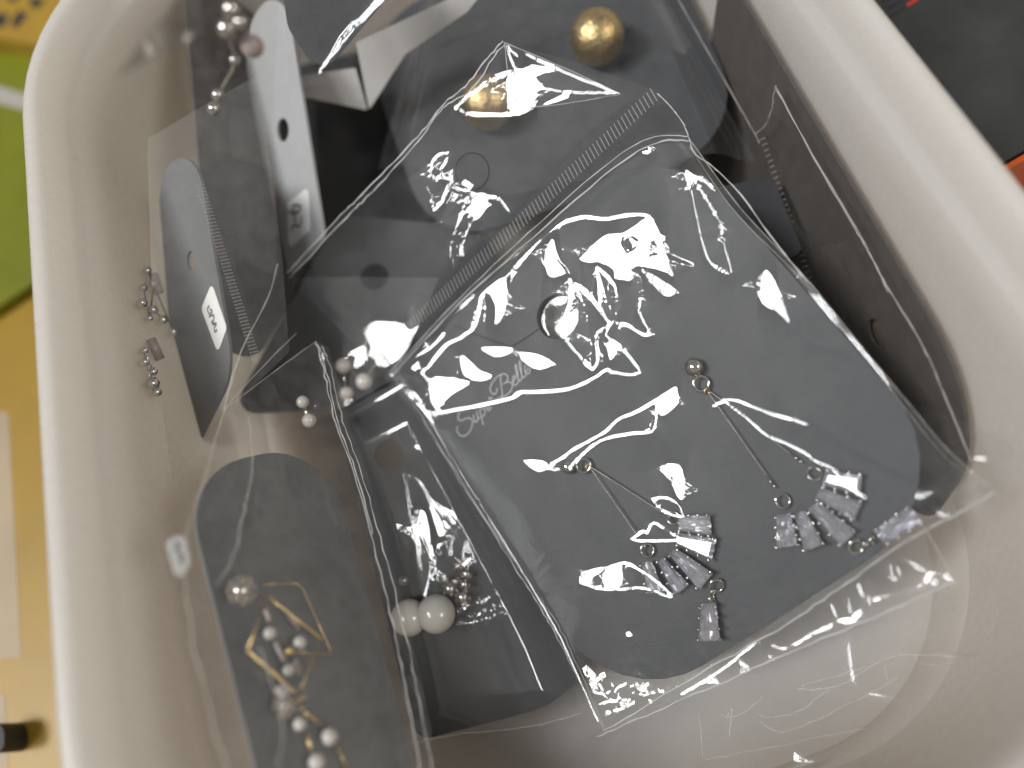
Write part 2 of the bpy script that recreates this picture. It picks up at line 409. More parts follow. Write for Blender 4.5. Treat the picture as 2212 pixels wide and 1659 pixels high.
class Relief:
    """height field of a film lying on a plane: creases, facets and dents seen in the photo, as real relief"""
    def __init__(s, pl, x0, x1, y0, y1, res=.22):
        c = np.array([pl.uv(x, y) for x in np.linspace(x0, x1, 5) for y in np.linspace(y0, y1, 5)])
        s.pl = pl; s.res = res; s.u0, s.v0 = c.min(0) - 4; s.u1, s.v1 = c.max(0) + 4
        s.nu = int((s.u1 - s.u0) / res) + 1; s.nv = int((s.v1 - s.v0) / res) + 1
        s.U, s.V = np.meshgrid(s.u0 + np.arange(s.nu) * res, s.v0 + np.arange(s.nv) * res)
        s.h = np.zeros_like(s.U); s.gx = np.zeros_like(s.U); s.gy = np.zeros_like(s.U)
        P = pl.o[None, None] + s.U[..., None] * pl.u + s.V[..., None] * pl.v
        s.S = []
        for L in (LAMP1, LAMP2):
            v = CAM - P; v /= np.linalg.norm(v, axis=-1, keepdims=True)
            l = L - P; l /= np.linalg.norm(l, axis=-1, keepdims=True)
            H = v + l; s.S.append((-(H @ pl.u) / (H @ pl.n), -(H @ pl.v) / (H @ pl.n)))
        s.B = np.zeros(5); s.setneed(); s.hit = np.zeros(s.U.shape, bool); s.free = np.zeros(s.U.shape, bool)
    def setneed(s):
        s.need = np.minimum(np.hypot(*s.S[0]), np.hypot(*s.S[1])) + .03
    def dish(s, k=1.0, lim=.25, flip=1, x=None):
        """large soft bulge of the film: a quadric whose slope stays just off the lamps"""
        u, v = s.U.ravel()[::37], s.V.ravel()[::37]; z = np.zeros_like(u); o = np.ones_like(u)
        sx, sy = s.S[0][0].ravel()[::37], s.S[0][1].ravel()[::37]
        D = np.array([np.mean(s.S[1][0] - s.S[0][0]), np.mean(s.S[1][1] - s.S[0][1])])
        A = -D / 2 + flip * np.array([-D[1], D[0]]) / 2
        A = A * 1.3
        print('dish mean S', sx.mean().round(3), sy.mean().round(3), 'D', D.round(3), 'A', A.round(3))
        M_ = np.r_[np.c_[2 * u, v, z, o, z], np.c_[z, u, 2 * v, z, o]]
        c = np.linalg.lstsq(M_, np.r_[sx - A[0], sy - A[1]], rcond=None)[0]
        uc, vc = (s.u0 + s.u1) / 2, (s.v0 + s.v1) / 2
        g = np.array([2 * c[0] * uc + c[1] * vc + c[3], c[1] * uc + 2 * c[2] * vc + c[4]]); m = np.hypot(*g)
        if m > lim: dg = g * (lim / m - 1); c[3] += dg[0]; c[4] += dg[1]
        s.B = k * c
        gx = 2 * s.B[0] * s.U + s.B[1] * s.V + s.B[3]; gy = s.B[1] * s.U + 2 * s.B[2] * s.V + s.B[4]
        s.S = [(a - gx, b - gy) for a, b in s.S]; s.setneed(); s.hc = s.base(uc, vc)
    def base(s, u, v): return s.B[0] * u * u + s.B[1] * u * v + s.B[2] * v * v + s.B[3] * u + s.B[4] * v
    def crease(s, pts, w=.45, amp=1.0, closed=False, sm=5):
        Q = np.array([s.pl.uv(*p) for p in catmull(pts, sm, closed)])
        D = np.full_like(s.h, 9e9)
        for a, b in zip(Q[:-1], Q[1:]):
            m = 4 * w
            i0 = max(0, int((min(a[0], b[0]) - m - s.u0) / s.res)); i1 = min(s.nu, int((max(a[0], b[0]) + m - s.u0) / s.res) + 2)
            j0 = max(0, int((min(a[1], b[1]) - m - s.v0) / s.res)); j1 = min(s.nv, int((max(a[1], b[1]) + m - s.v0) / s.res) + 2)
            if i0 >= i1 or j0 >= j1: continue
            u, v = s.U[j0:j1, i0:i1], s.V[j0:j1, i0:i1]; d = b - a; L2 = d @ d + 1e-12
            t = np.clip(((u - a[0]) * d[0] + (v - a[1]) * d[1]) / L2, 0, 1)
            D[j0:j1, i0:i1] = np.minimum(D[j0:j1, i0:i1], np.hypot(u - a[0] - t * d[0], v - a[1] - t * d[1]))
        A = amp * np.clip(s.need * 1.6 + .04, .10, .6) * w / .6
        s.h += (.12 if amp > .75 else .30) * A * np.exp(-np.minimum(D, 50) ** 2 / (2 * w * w))
        if amp > .75: s.hit |= D < (.42 * w + .09)
        
    def facet(s, poly, soft=.5, gain=2.0, lamp=0, holes=(), sm=4):
        """a dented patch turned towards the lamp"""
        def inside(pp):
            Q = np.array([s.pl.uv(*p) for p in catmull(pp, sm, True)]); ins = np.zeros(s.U.shape, bool); n = len(Q)
            for i in range(n - 1):
                a, b = Q[i], Q[i + 1]
                if a[1] == b[1]: continue
                c = (a[1] > s.V) != (b[1] > s.V)
                ins ^= c & (s.U < (b[0] - a[0]) * (s.V - a[1]) / (b[1] - a[1]) + a[0])
            return ins
        k = inside(poly)
        for h in holes: k &= ~inside(h)
        s.hit |= k; k = k.astype(float)
        for _ in range(max(1, int(soft / s.res))):
            k = (k + np.roll(k, 1, 0) + np.roll(k, -1, 0) + np.roll(k, 1, 1) + np.roll(k, -1, 1)) / 5
        sx, sy = s.S[lamp]
        s.gx += gain * sx * k; s.gy += gain * sy * k
    def solve(s, iters=36, rad=(.060, .052)):
        """relax the film: creases and dents face a lamp, the rest turns away, and the sheet stays one continuous surface"""
        pad = 36
        ky = np.fft.fftfreq(s.h.shape[0] + 2 * pad, s.res)[:, None] * 2j * np.pi; kx = np.fft.fftfreq(s.h.shape[1] + 2 * pad, s.res)[None] * 2j * np.pi
        k2 = kx * kx + ky * ky; k2[0, 0] = 1
        def project(gx, gy):
            F = (kx * np.fft.fft2(np.pad(gx, pad)) + ky * np.fft.fft2(np.pad(gy, pad))) / k2; F[0, 0] = 0
            return np.real(np.fft.ifft2(F))[pad:-pad, pad:-pad]
        s.h = s.h + project(s.gx, s.gy)
        hit = s.hit; calm = ~hit & ~s.free
        for it in range(iters):
            gy, gx = np.gradient(s.h, s.res)
            tx, ty = gx.copy(), gy.copy()
            d = [np.hypot(gx - a, gy - b) for a, b in s.S]
            near = d[0] / rad[0] < d[1] / rad[1]
            for k, sel in ((0, near), (1, ~near)):
                a, b = s.S[k]; D = d[k] + 1e-9
                f = np.minimum(1, .45 * rad[k] / D); m = hit & sel
                tx[m] = (a + (gx - a) * f)[m]; ty[m] = (b + (gy - b) * f)[m]
            for k in (0, 1):
                a, b = s.S[k]; D = d[k] + 1e-9; f = np.maximum(1, 1.7 * rad[k] / D); m = calm & (f > 1)
                tx[m] = (a + (gx - a) * f)[m]; ty[m] = (b + (gy - b) * f)[m]
            over = 1.5 if it < iters - 8 else 1.0
            s.h = s.h + project(over * (tx - gx), over * (ty - gy))
        s.h = (4 * s.h + np.roll(s.h, 1, 0) + np.roll(s.h, -1, 0) + np.roll(s.h, 1, 1) + np.roll(s.h, -1, 1)) / 8
        gy, gx = np.gradient(s.h, s.res); ok = np.zeros(s.h.shape, bool)
        for k in (0, 1): ok |= np.hypot(gx - s.S[k][0], gy - s.S[k][1]) < rad[k]
        print('film: lit inside %.2f outside %.3f height %.2f' % (ok[hit].mean() if hit.any() else 0, ok[calm].mean(), np.ptp(s.h)))
    def sample(s, u, v):
        a = np.clip((u - s.u0) / s.res, 0, s.nu - 1.001); b = np.clip((v - s.v0) / s.res, 0, s.nv - 1.001)
        i, j = a.astype(int), b.astype(int); fa, fb = a - i, b - j; h = s.h
        return (h[j, i] * (1 - fa) + h[j, i + 1] * fa) * (1 - fb) + (h[j + 1, i] * (1 - fa) + h[j + 1, i + 1] * fa) * fb
def film_on(pl, b, t, l, r, ns, nt, hfun):
    """film over plane pl; four edges given as picture polylines; hfun(u,v,s,q)->mm above the plane"""
    G = coons(b, t, l, r, ns, nt); x, y = G[..., 0], G[..., 1]
    R = np.stack([x - CX, -(y - CY), np.full_like(x, -FPX)], -1) @ RW.T
    k = ((pl.o - CAM) @ pl.n) / (R @ pl.n); P = CAM + R * k[..., None]
    u = (P - pl.o) @ pl.u; v = (P - pl.o) @ pl.v
    s = np.linspace(0, 1, ns)[None, :] + 0 * u; q = np.linspace(0, 1, nt)[:, None] + 0 * u
    P = P + pl.n * hfun(u, v, s, q)[..., None]
    return inside_box(P.reshape(-1, 3)), grid_faces(ns, nt)
def film_free(b, t, l, r, dep, ns, nt, hfun):
    """film whose four edges carry lens distances dep = (bl, br, tl, tr); hfun(s,q)->mm towards the camera"""
    G = coons(b, t, l, r, ns, nt); x, y = G[..., 0], G[..., 1]
    s = np.linspace(0, 1, ns)[None, :] + 0 * x; q = np.linspace(0, 1, nt)[:, None] + 0 * x
    d = 1 / ((1 - s) * (1 - q) / dep[0] + s * (1 - q) / dep[1] + (1 - s) * q / dep[2] + s * q / dep[3])
    d = d - hfun(s, q, d * (x - CX) / FPX, d * (y - CY) / FPX)
    R = np.stack([x - CX, -(y - CY), np.full_like(x, -FPX)], -1) @ RW.T
    return inside_box((CAM + R * (d / FPX)[..., None]).reshape(-1, 3)), grid_faces(ns, nt)
def smooth01(x): x = np.clip(x, 0, 1); return x * x * (3 - 2 * x)
def seam(pl, pts, r=.12, h=0.0, jit=.12, n=6, seed=0):
    Q = catmull(pts, n); g = np.random.RandomState(seed + len(Q))
    P = np.array([pl.hit(x, y, h) for x, y in Q])
    P = P + pl.n * (g.rand(len(P), 1) - .5) * jit + pl.v * (g.rand(len(P), 1) - .5) * jit
    P = inside_box(P, .7)
    return tube(P, r * (.55 + .9 * g.rand(len(P))), 5)
def c1(p): return [(795.5 + .37197 * a, 329.2 + .37197 * b) for a, b in p]        # notes taken in enlarged crops -> picture
def c2(p): return [(737.3 + .33337 * a, .33337 * b) for a, b in p]
def c5(p): return [(737.3 + .33337 * a, 553 + .33337 * b) for a, b in p]
def c6(p): return [(1474.6 + .33337 * a, 553 + .33337 * b) for a, b in p]
def c8(p): return [(737.3 + .33337 * a, 1106 + .33337 * b) for a, b in p]
def ce(p): return [(1097.2 + .2977 * a, 932.6 + .2977 * b) for a, b in p]
def cr(p): return [(1371.5 + .2976 * a, 713.2 + .2976 * b) for a, b in p]
def cg(p): return [(384 + .28893 * a, 1179.5 + .28893 * b) for a, b in p]
def cn(p): return [(1097.2 + .4464 * a, 932.6 + .4464 * b) for a, b in p]

# ================================================================ SETTING
# ---- table
def flat_box(name, quad_px, z0, z1, material, label=None, cat=None, bev=1.0, kind=None, group=None):
    P = [WZ(x, y, z1)[:2] for x, y in quad_px]; ol = rounded_poly(P, bev, 3)
    pl = Plane.normal((0, 0, z1), (0, 0, 1))
    if sum(ol[i - 1][0] * ol[i][1] - ol[i][0] * ol[i - 1][1] for i in range(len(ol))) < 0: ol = ol[::-1]
    c = np.r_[np.mean(ol, 0), z0]
    o = obj(name, mesh(name, *slab(pl, ol, z1 - z0), c), material, None, c)
    return tag(o, label, cat, group, kind), c, pl
TABLE = principled('tan_table', (.30, .21, .15), .45, noise=(30, .12))
g = 900
tb = obj('table_top', mesh('table_top', [(-g, -g, 0), (g, -g, 0), (g, g, 0), (-g, g, 0), (-g, -g, -20), (g, -g, -20), (g, g, -20), (-g, g, -20)],
    [(0, 1, 2, 3), (7, 6, 5, 4), (0, 4, 5, 1), (1, 5, 6, 2), (2, 6, 7, 3), (3, 7, 4, 0)], np.zeros(3)), TABLE)
tb['kind'] = 'structure'

# ---- the white box
def loop(off, z, n=14):
    a, b, r = hx - off, hy - off, max(RC - off, 4); L = []
    for k, (sx, sy) in enumerate(((1, 1), (-1, 1), (-1, -1), (1, -1))):
        for i in range(n + 1):
            t = math.pi / 2 * (k + i / n); L.append((bc[0] + sx * (a - r) + r * math.cos(t), bc[1] + sy * (b - r) + r * math.sin(t), z))
    return L
prof = [(24, .4), (16, .6), (12, 1.6), (9.5, 5), (8.6, 10), (4.2, 53), (2.4, 54.5), (.5, 55.2), (0, 56.2), (0, 62), (.4, 64), (1.3, 64.9), (2.2, 65), (3.1, 64.6), (3.7, 63.5),
        (4.3, 60.2), (4.7, 59.3), (5.6, 58.6), (6.1, 57.8), (6.3, 53), (6.9, 35), (7.7, 14), (8.8, 9), (11.4, 5.2), (15, 3.2), (20, 2.4), (30, 2.2)]
V, F = [], []
for off, z in prof: V += loop(off, z)
m = len(loop(0, 0))
for i in range(len(prof) - 1):
    for j in range(m): F.append((i * m + j, i * m + (j + 1) % m, (i + 1) * m + (j + 1) % m, (i + 1) * m + j))
F.append(tuple(range(m))[::-1]); F.append(tuple((len(prof) - 1) * m + j for j in range(m)))
box = obj('storage_box', mesh('storage_box', V, F, bc, True), MT['plastic'], None, bc)
tag(box, 'open white translucent plastic box with rounded corners holding the bagged earrings', 'box')

# ================================================================ CARDS
# ---- main card: leans on the right wall, so its plane is tilted
ncam = _nrm((-.444, .03, .896))
P1 = Plane.normal(W(1377.2, 908.9, 120), RW @ ncam, RW @ np.array([.75, .6, .3]))
ct = lambda p: [(965.5 + .11905 * a, 757.1 + .11905 * b) for a, b in p]
card1 = make_card('grey card printed with pale script lettering, holding the two baguette crystal earrings', P1,
    [(855.7, 802.5), (1421.3, 262.7), (2115.4, 1059.5), (1333, 1555.2)], 17, 'card', (1203.6, 684, 3.75), th=.55)
script = [
 [(365, 1090), (300, 1082), (240, 1110), (205, 1190), (215, 1250), (270, 1270), (340, 1235), (410, 1225), (460, 1270), (460, 1350), (430, 1440), (370, 1520), (290, 1555), (220, 1520), (185, 1450), (190, 1370)],
 [(480, 1160), (490, 1230), (510, 1290), (540, 1295), (560, 1240), (550, 1130), (545, 1100), (555, 1190), (575, 1235), (600, 1200)],
 [(590, 1070), (615, 1150), (640, 1260), (660, 1350)], [(597, 1090), (630, 1050), (680, 1060), (692, 1120), (672, 1180), (640, 1195)],
 [(725, 1040), (770, 1010), (762, 950), (730, 950), (715, 1010), (740, 1080), (780, 1080), (805, 1020)],
 [(760, 840), (780, 900), (802, 970)], [(772, 890), (790, 862), (815, 862), (830, 900)],
 [(985, 430), (975, 540), (990, 650), (1005, 760), (995, 870)],
 [(905, 680), (905, 750), (860, 795), (805, 760), (785, 690), (820, 590), (890, 500), (970, 440), (1050, 425), (1100, 460), (1105, 520), (1070, 580), (1015, 610), (1100, 570), (1170, 590), (1190, 650), (1160, 730), (1090, 800), (1000, 840), (920, 870), (870, 910)],
 [(1212, 560), (1247, 500), (1237, 455), (1205, 480), (1195, 540), (1210, 610), (1250, 630), (1290, 580), (1300, 540)],
 [(1300, 540), (1285, 420), (1260, 270), (1240, 265), (1245, 330), (1270, 430), (1300, 520), (1330, 555), (1360, 510)],
 [(1360, 510), (1355, 400), (1335, 215), (1310, 205), (1315, 290), (1345, 400), (1375, 480), (1410, 485), (1430, 430)],
 [(1425, 390), (1475, 330), (1477, 260), (1440, 240), (1415, 300), (1420, 380), (1460, 425), (1500, 400), (1517, 320)]]
card1.part('script_lettering', join(*[ribbon(P1, catmull(ct(s), 5), .17, .05) for s in script]), 'print')
th = obj('thread', mesh('thread', *tube([P1.hit(x, y, .12) for x, y in catmull([(980, 703), (1034, 725), (1091, 745), (1109, 746), (1131, 733), (1160, 713), (1168, 706)], 5)], .085, 5), P1.hit(1091, 745), True), MT['thread'], None, P1.hit(1091, 745))
tag(th, 'thin dark thread curling out of the punched hole of the lettered card', 'thread')

# ---- other cards
PB = Plane((1000, 150, 152), (1600, 250, 138), (1000, 480, 146))
make_card('grey card holding the two brushed gold balls, under the flap of the big bag', PB, [(770, 60), (1390, -220), (1632, 300), (935, 540)], 15)
PC = Plane((740, 470, 150), (1100, 520, 148), (500, 880, 140))
make_card('grey card with a dark round hole under the left corner of the bag flap', PC, [(735, 463), (1120, 500), (980, 870), (495, 895)], [4, 10, 10, 3], 'card', (809, 597, 2.7))
PD = Plane((735, 890, 139), (960, 770, 139), (900, 1600, 127))
make_card('dark grey card with the cream beads, tucked under the left edge of the big bag', PD, [(728, 893), (1040, 730), (1330, 1490), (898, 1602)], [2, 8, 13, 3], 'card', (842, 982, 2.7))
PE = Plane((395, 1040, 101), (600, 1830, 84), (690, 965, 121))
make_card('grey card with the gold rhombus earrings, leaning on the left wall', PE, [(392, 1020), (700, 950), (935, 1800), (600, 1850)], 12, 'card_pale')
PF = Plane((618, -30, 136), (700, 515, 138), (530, 268, 152))
cardF = make_card('white lit card with a handwritten 22 price sticker, standing at upper left', PF, [(614, -40), (701, 512), (606, 612), (520, 60)], [9, 1.5, 3, 9], 'card_white', (611, 281, 2.1))
PG = Plane((425, 380, 124), (500, 800, 121), (345, 500, 135))
cardG = make_card('grey card with a white price sticker and crystals, standing against the left wall', PG, [(425, 330), (505, 800), (392, 1030), (338, 360)], [8, 9, 5, 8], 'card_mid', (412.6, 563, 1.6))
PN = Plane((430, 120, 140), (600, 560, 146), (560, 100, 156))
make_card('dark umber card running from the top edge down behind the left seal marks', PN, [(392, -110), (640, -110), (655, 610), (478, 905)], [2, 2, 2, 8], 'card_umber')
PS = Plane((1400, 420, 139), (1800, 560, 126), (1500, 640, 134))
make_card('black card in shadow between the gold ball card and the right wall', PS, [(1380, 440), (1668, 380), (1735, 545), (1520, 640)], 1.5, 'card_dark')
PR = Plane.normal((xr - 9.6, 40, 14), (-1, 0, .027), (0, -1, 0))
make_card('brown panel standing in for the shade along the right wall, with a round hole', PR, [(1560, -75), (2150, 930), (1990, 1150), (1500, 330)], [1, 22, 8, 1], 'shade_brown', (1895, 722, 2.6))  # sheet put in for the soft dark shade on the wall
PRb = PR.off(-1.2)
make_card('added tan backing seen through the round hole of the brown shade panel', PRb, [(1850, 660), (1930, 660), (1945, 800), (1865, 800)], 2, 'tan_backing')  # backing added so the hole shows brown instead of pale wall
PU = P1.off(-4)
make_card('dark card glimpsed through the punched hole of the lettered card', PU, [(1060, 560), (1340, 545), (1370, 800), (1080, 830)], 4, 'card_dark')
PH = Plane((620, 0, 122), (815, 10, 124), (688, 155, 126))
make_card('grey card half out of frame at the top edge beside the white card', PH, [(590, -150), (900, -80), (690, 168), (622, 60)], 4, 'card')
PW = Plane((771, 149, 143), (1010, -5, 136), (795, 237, 147))
PW2 = Plane((771, 149, 143), (643, 205, 146), (795, 237, 147))
tw = Thing('paper_tag', 'folded white paper tag below the top edge, above the black gap', 'tag', PW.hit(771, 200))
def quad_slab(pl, q, r=.2, th=.3):
    P = rounded_poly([pl.uv(*a) for a in q], r, 4)
    if sum(P[i - 1][0] * P[i][1] - P[i][0] * P[i - 1][1] for i in range(len(P))) < 0: P = P[::-1]
    return slab(pl, P, th)
MT['tag_white'] = principled('grey_white_paper', (.44, .43, .42), .55, noise=(300, .05))
tw.part('front_leaf', quad_slab(PW, [(769, 92), (1070, -50), (1010, 25), (875, 118), (797, 238)]), 'tag_white')
tw.part('side_leaf', quad_slab(PW2, [(640, 165), (768, 147), (793, 238), (640, 206)]), 'tag_white')
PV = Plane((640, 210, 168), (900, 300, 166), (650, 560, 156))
make_card('black sheet standing in for the dark void right of the white card', PV, [(560, 100), (1010, 120), (930, 620), (600, 640)], 6, 'card_dark')  # black sheet in place of the unlit void between the cards

# stickers and print on the standing cards
def sticker(t, pl, quad, strokes, label):
    s = t.part('price_sticker', quad_slab(pl.off(.12), quad, .9, .1), 'paper'); s['label'] = label
    t.part('handwriting', join(*[ribbon(pl.off(.12), catmull(k, 4), .42, .03) for k in strokes]), 'ink_soft', parent=s)
f22 = lambda p: [(548.6 + .1983 * a, 219.4 + .1983 * b) for a, b in p]
sticker(cardF, PF, f22([(590, 930), (604, 1400), (375, 1610), (358, 1110)]),
    [f22([(375, 1200), (430, 1215), (490, 1200), (515, 1150), (480, 1130), (425, 1140), (440, 1230), (455, 1340)]), f22([(515, 1250), (520, 1310), (490, 1360), (440, 1350), (410, 1380), (415, 1420)])], 'white sticker with 22 written by hand')
cardF.part('gold_lettering', join(*[ribbon(PF, catmull(f22([(a - 22, b + 26), (a + 4, b - 20), (a + 14, b + 18), (a + 36, b - 30)]), 3), .3, .04) for a, b in
    [(150, 500), (155, 560), (165, 620), (170, 680), (180, 740), (190, 850), (205, 910), (215, 965), (225, 1020), (232, 1080), (240, 1140), (248, 1200), (256, 1260), (264, 1320), (272, 1380)]]), 'gold_print')
g62 = lambda p: [(274.3 + .2975 * a, 493.7 + .2975 * b) for a, b in p]
sticker(cardG, PG, g62([(615, 395), (724, 720), (658, 905), (538, 580)]),
    [g62([(600, 560), (585, 585), (600, 620), (620, 600), (600, 585)]), g62([(595, 640), (630, 630), (630, 665), (615, 680), (640, 690)]), g62([(620, 700), (650, 690), (635, 725), (640, 750), (655, 735)])], 'white sticker with a small handwritten price')

# ================================================================ EARRINGS
UNIT = {}
def bead_mesh(key, m, nu=10, nv=6):
    if key not in UNIT:
        me = mesh('bead', *ball((0, 0, 0), 1, nu, nv), np.zeros(3), True); me.materials.append(MT[m]); UNIT[key] = me
    return UNIT[key]
def put_bead(t, name, key, m, p, r, parent=None, nu=10, nv=6, rot=None):
    me = bead_mesh(key, m, nu, nv)
    mw = Matrix.Translation(Vector(np.asarray(p) * MM)) @ Matrix.Scale(r, 4)
    if rot is not None: mw = mw @ rot
    return t.inst(name, me, mw, parent)
def stone(t, pl, quad, h0=.75, h1=2.35, prongs=4, cap=True):
    """tapered baguette crystal with step cut and a metal basket, four corner points in picture"""
    Q = np.array([pl.uv(*q) for q in quad]); c = Q.mean(0); tl = .16 * (rng.rand(2) - .5)
    lv = [(.30, h0), (.04, h0 + .75), (0, h0 + .95), (.10, h1 - .22), (.22, h1)]
    V, F = [], []
    for ins, h in lv:
        # inset by a fixed width so the long table keeps its taper
        for i in range(4):
            a, b = Q[(i - 1) % 4], Q[(i + 1) % 4]; wmin = min(np.linalg.norm(Q[0] - Q[1]), np.linalg.norm(Q[1] - Q[2]), np.linalg.norm(Q[2] - Q[3]), np.linalg.norm(Q[3] - Q[0]))
            k = ins * wmin * 1.25
            q_ = Q[i] + _nrm(a - Q[i]) * k + _nrm(b - Q[i]) * k; V.append(pl.at(*q_, h + (tl @ (q_ - c) if h > h0 else 0)))
    for l in range(len(lv) - 1):
        for i in range(4): F.append((l * 4 + i, l * 4 + (i + 1) % 4, l * 4 + 4 + (i + 1) % 4, l * 4 + 4 + i))
    F.append((3, 2, 1, 0)); F.append(tuple(len(lv) * 4 - 4 + i for i in range(4)))
    s = t.part('crystal', (V, F), 'crystal')
    L_ = [np.linalg.norm(Q[k] - Q[(k + 1) % 4]) for k in range(4)]; k0 = 0 if L_[0] + L_[2] < L_[1] + L_[3] else 1
    A0, A1, B1, B0 = Q[k0], Q[(k0 + 1) % 4], Q[(k0 + 2) % 4], Q[(k0 + 3) % 4]; V, F = [], []
    nr, nl = 6, 4
    for j_ in range(nl + 1):
        for i_ in range(nr + 1):
            a = A0 + (A1 - A0) * i_ / nr; b = B0 + (B1 - B0) * i_ / nr; f = j_ / nl
            V.append(pl.at(*(a + (b - a) * f), h0 + (.0 if i_ % 2 else .45) + .40 * rng.rand()))
    for j_ in range(nl):
        for i_ in range(nr): F.append((j_ * (nr + 1) + i_, j_ * (nr + 1) + i_ + 1, (j_ + 1) * (nr + 1) + i_ + 1, (j_ + 1) * (nr + 1) + i_))
    t.part('setting', (V, F), 'crystal_back', parent=s)
    e = sorted(range(4), key=lambda i: -np.linalg.norm(Q[i] - Q[(i + 1) % 4]))[:2]
    for i in e:
        a, b = Q[i], Q[(i + 1) % 4]
        for k in range(prongs):
            f = .08 + .84 * k / (prongs - 1); p = a + (b - a) * f; p = p + _nrm(p - c) * .10
            put_bead(t, 'prong', 'prong', 'silver', pl.at(*p, h1 - .28), .25 + .06 * rng.rand(), s, 8, 5)
    return s
def wire(t, pl, pts, r, h=1.0, m='steel', name='wire', parent=None):
    return t.part(name, tube([pl.hit(x, y, h) for x, y in pts], r, 6), m, True, parent)
def fan_earring(label, pl, bal, rb, ring1, wires, rings2, stones, drop_ring, drop_links, drop):
    t = Thing('earring', label, 'earring', pl.hit(*bal), 'baguette crystal fan earrings')
    t.part('stud_ball', ball(pl.hit(*bal, h=rb * .9), rb, 28, 18), 'silver', True)
    t.part('jump_ring', ring(pl, pl.hit(*ring1, h=1.2), 1.12, .22, .25, .8), 'silver', True)
    for w in wires:
        wire(t, pl, catmull(w, 6), .095, 1.0)
        for f in (.965, 1.02):
            x = w[0][0] + (w[-1][0] - w[0][0]) * f, w[0][1] + (w[-1][1] - w[0][1]) * f
            put_bead(t, 'crimp_bead', 'prong', 'silver', pl.hit(*x, h=1.0), .24, None, 8, 5)
    w = wires[0][0]; t.part('hook', ring(pl, pl.hit((ring1[0] * .35 + w[0] * .65), (ring1[1] * .35 + w[1] * .65), 1.1), .5, .12, 1.1, .6, 16, 6), 'gold', True)
    for i, (x, y) in enumerate(rings2): t.part('link_ring', ring(pl, pl.hit(x, y, 1.0), .98, .16, .3 * (i + 1), 1.0 + i), 'silver', True)
    for q in stones: stone(t, pl, q)
    t.part('drop_ring', ring(pl, pl.hit(*drop_ring, h=1.0), 1.0, .18, .5, .3), 'silver', True)
    for i, (x, y) in enumerate(drop_links): t.part('drop_link', ring(pl, pl.hit(x, y, 1.0), .6, .17, 1.2, 1.3 * i, 16, 6), 'silver', True)
    s = stone(t, pl, drop, prongs=4); s.name = 'drop_crystal'
    return t
fan_earring('crystal fan earring on the right, its drop stone lying across the card edge', P1, (1499, 793), 1.42, (1514.3, 828.7),
    [cr([(545, 470), (560, 490), (1000, 1120)]), cr([(545, 462), (600, 485), (1190, 945)])], cr([(1072, 1240), (1300, 1040)]),
    [cr([(1035, 1335), (1140, 1322), (1193, 1555), (1042, 1575)]), cr([(1160, 1322), (1250, 1302), (1378, 1548), (1240, 1598)]),
     cr([(1262, 1292), (1340, 1235), (1610, 1455), (1505, 1560)]), cr([(1312, 1212), (1350, 1132), (1655, 1240), (1595, 1372)]), cr([(1362, 1112), (1385, 1012), (1652, 1045), (1640, 1185)])],
    cr([(1605, 1570)])[0], cr([(1675, 1552), (1722, 1515)]), cr([(1735, 1450), (1812, 1538), (2080, 1382), (1985, 1268)]))
fan_earring('crystal fan earring at the card centre, its drop stone hanging straight down', P1, (1226.7, 1008.5), 1.15, (1260, 1005.5),
    [ce([(600, 262), (625, 300), (985, 820)]), ce([(600, 262), (640, 280), (1160, 610)])], ce([(1010, 860), (1200, 625)]),
    [ce([(1255, 600), (1478, 596), (1490, 742), (1250, 702)]), ce([(1242, 722), (1525, 768), (1492, 920), (1232, 800)]),
     ce([(1180, 870), (1232, 832), (1505, 1015), (1405, 1132)]), ce([(1100, 912), (1152, 895), (1332, 1100), (1232, 1172)]), ce([(988, 942), (1062, 926), (1152, 1148), (1038, 1162)])],
    ce([(1512, 1118)])[0], ce([(1490, 1165), (1478, 1205)]), ce([(1418, 1238), (1522, 1228), (1556, 1500), (1398, 1502)]))

# ---- brushed gold balls
for lab, x, y, r in (('brushed gold ball stud lying near the top edge, the bare one', 1290, 80, 5.1), ('brushed gold ball stud seen through the folded flap corner', 1052, 222, 5.1)):
    c = PB.hit(x, y, r * .95)
    t = Thing('earring', lab, 'earring', PB.hit(x, y), 'brushed gold ball studs')
    t.part('gold_ball', ball(c, r, 40, 26), 'gold_brushed', True)
    t.part('post', tube([PB.hit(x, y, .3), PB.hit(x, y, -1.6)], .4, 8), 'gold', True)

# ---- crystal cluster ball
def cluster(t, c, r, n, m='crystal', met='gold', rs=.36, name='pave_ball'):
    core = t.part(name, ball(c, r * .82, 18, 12), met, True)
    for k in range(n):
        z = 1 - 2 * (k + .5) / n; ph = k * 2.399963; q = np.array([math.sqrt(1 - z * z) * math.cos(ph), math.sqrt(1 - z * z) * math.sin(ph), z])
        if q @ _nrm(CAM - c) < -.35: continue
        put_bead(t, 'stone', 'st' + m, m, c + q * r * .9, r * rs, core, 8, 5)
        q2 = _nrm(q + .42 * rng.randn(3)); put_bead(t, 'claw', 'clgold', 'gold', c + q2 * r * 1.02, r * .13, core, 6, 4)
    return core
def coil_bar(pl, a, b, r, h, turns=26):
    A, B = pl.hit(*a, h=h), pl.hit(*b, h=h); n = turns * 8; d = _nrm(B - A); x = _nrm(np.cross(d, pl.n)); y = np.cross(d, x)
    P = [A + (B - A) * i / n + r * (x * math.cos(2 * math.pi * i / 8) + y * math.sin(2 * math.pi * i / 8)) for i in range(n + 1)]
    return join(tube(P, r * .45, 5), tube([A, B], r * .9, 8))
gs = lambda a, b: cg([(a, b)])[0]
t = Thing('earring', 'gold rhombus earring with twisted wire sides and pearls, upper of the pair', 'earring', PE.hit(*gs(480, 330)), 'gold rhombus pearl earrings')
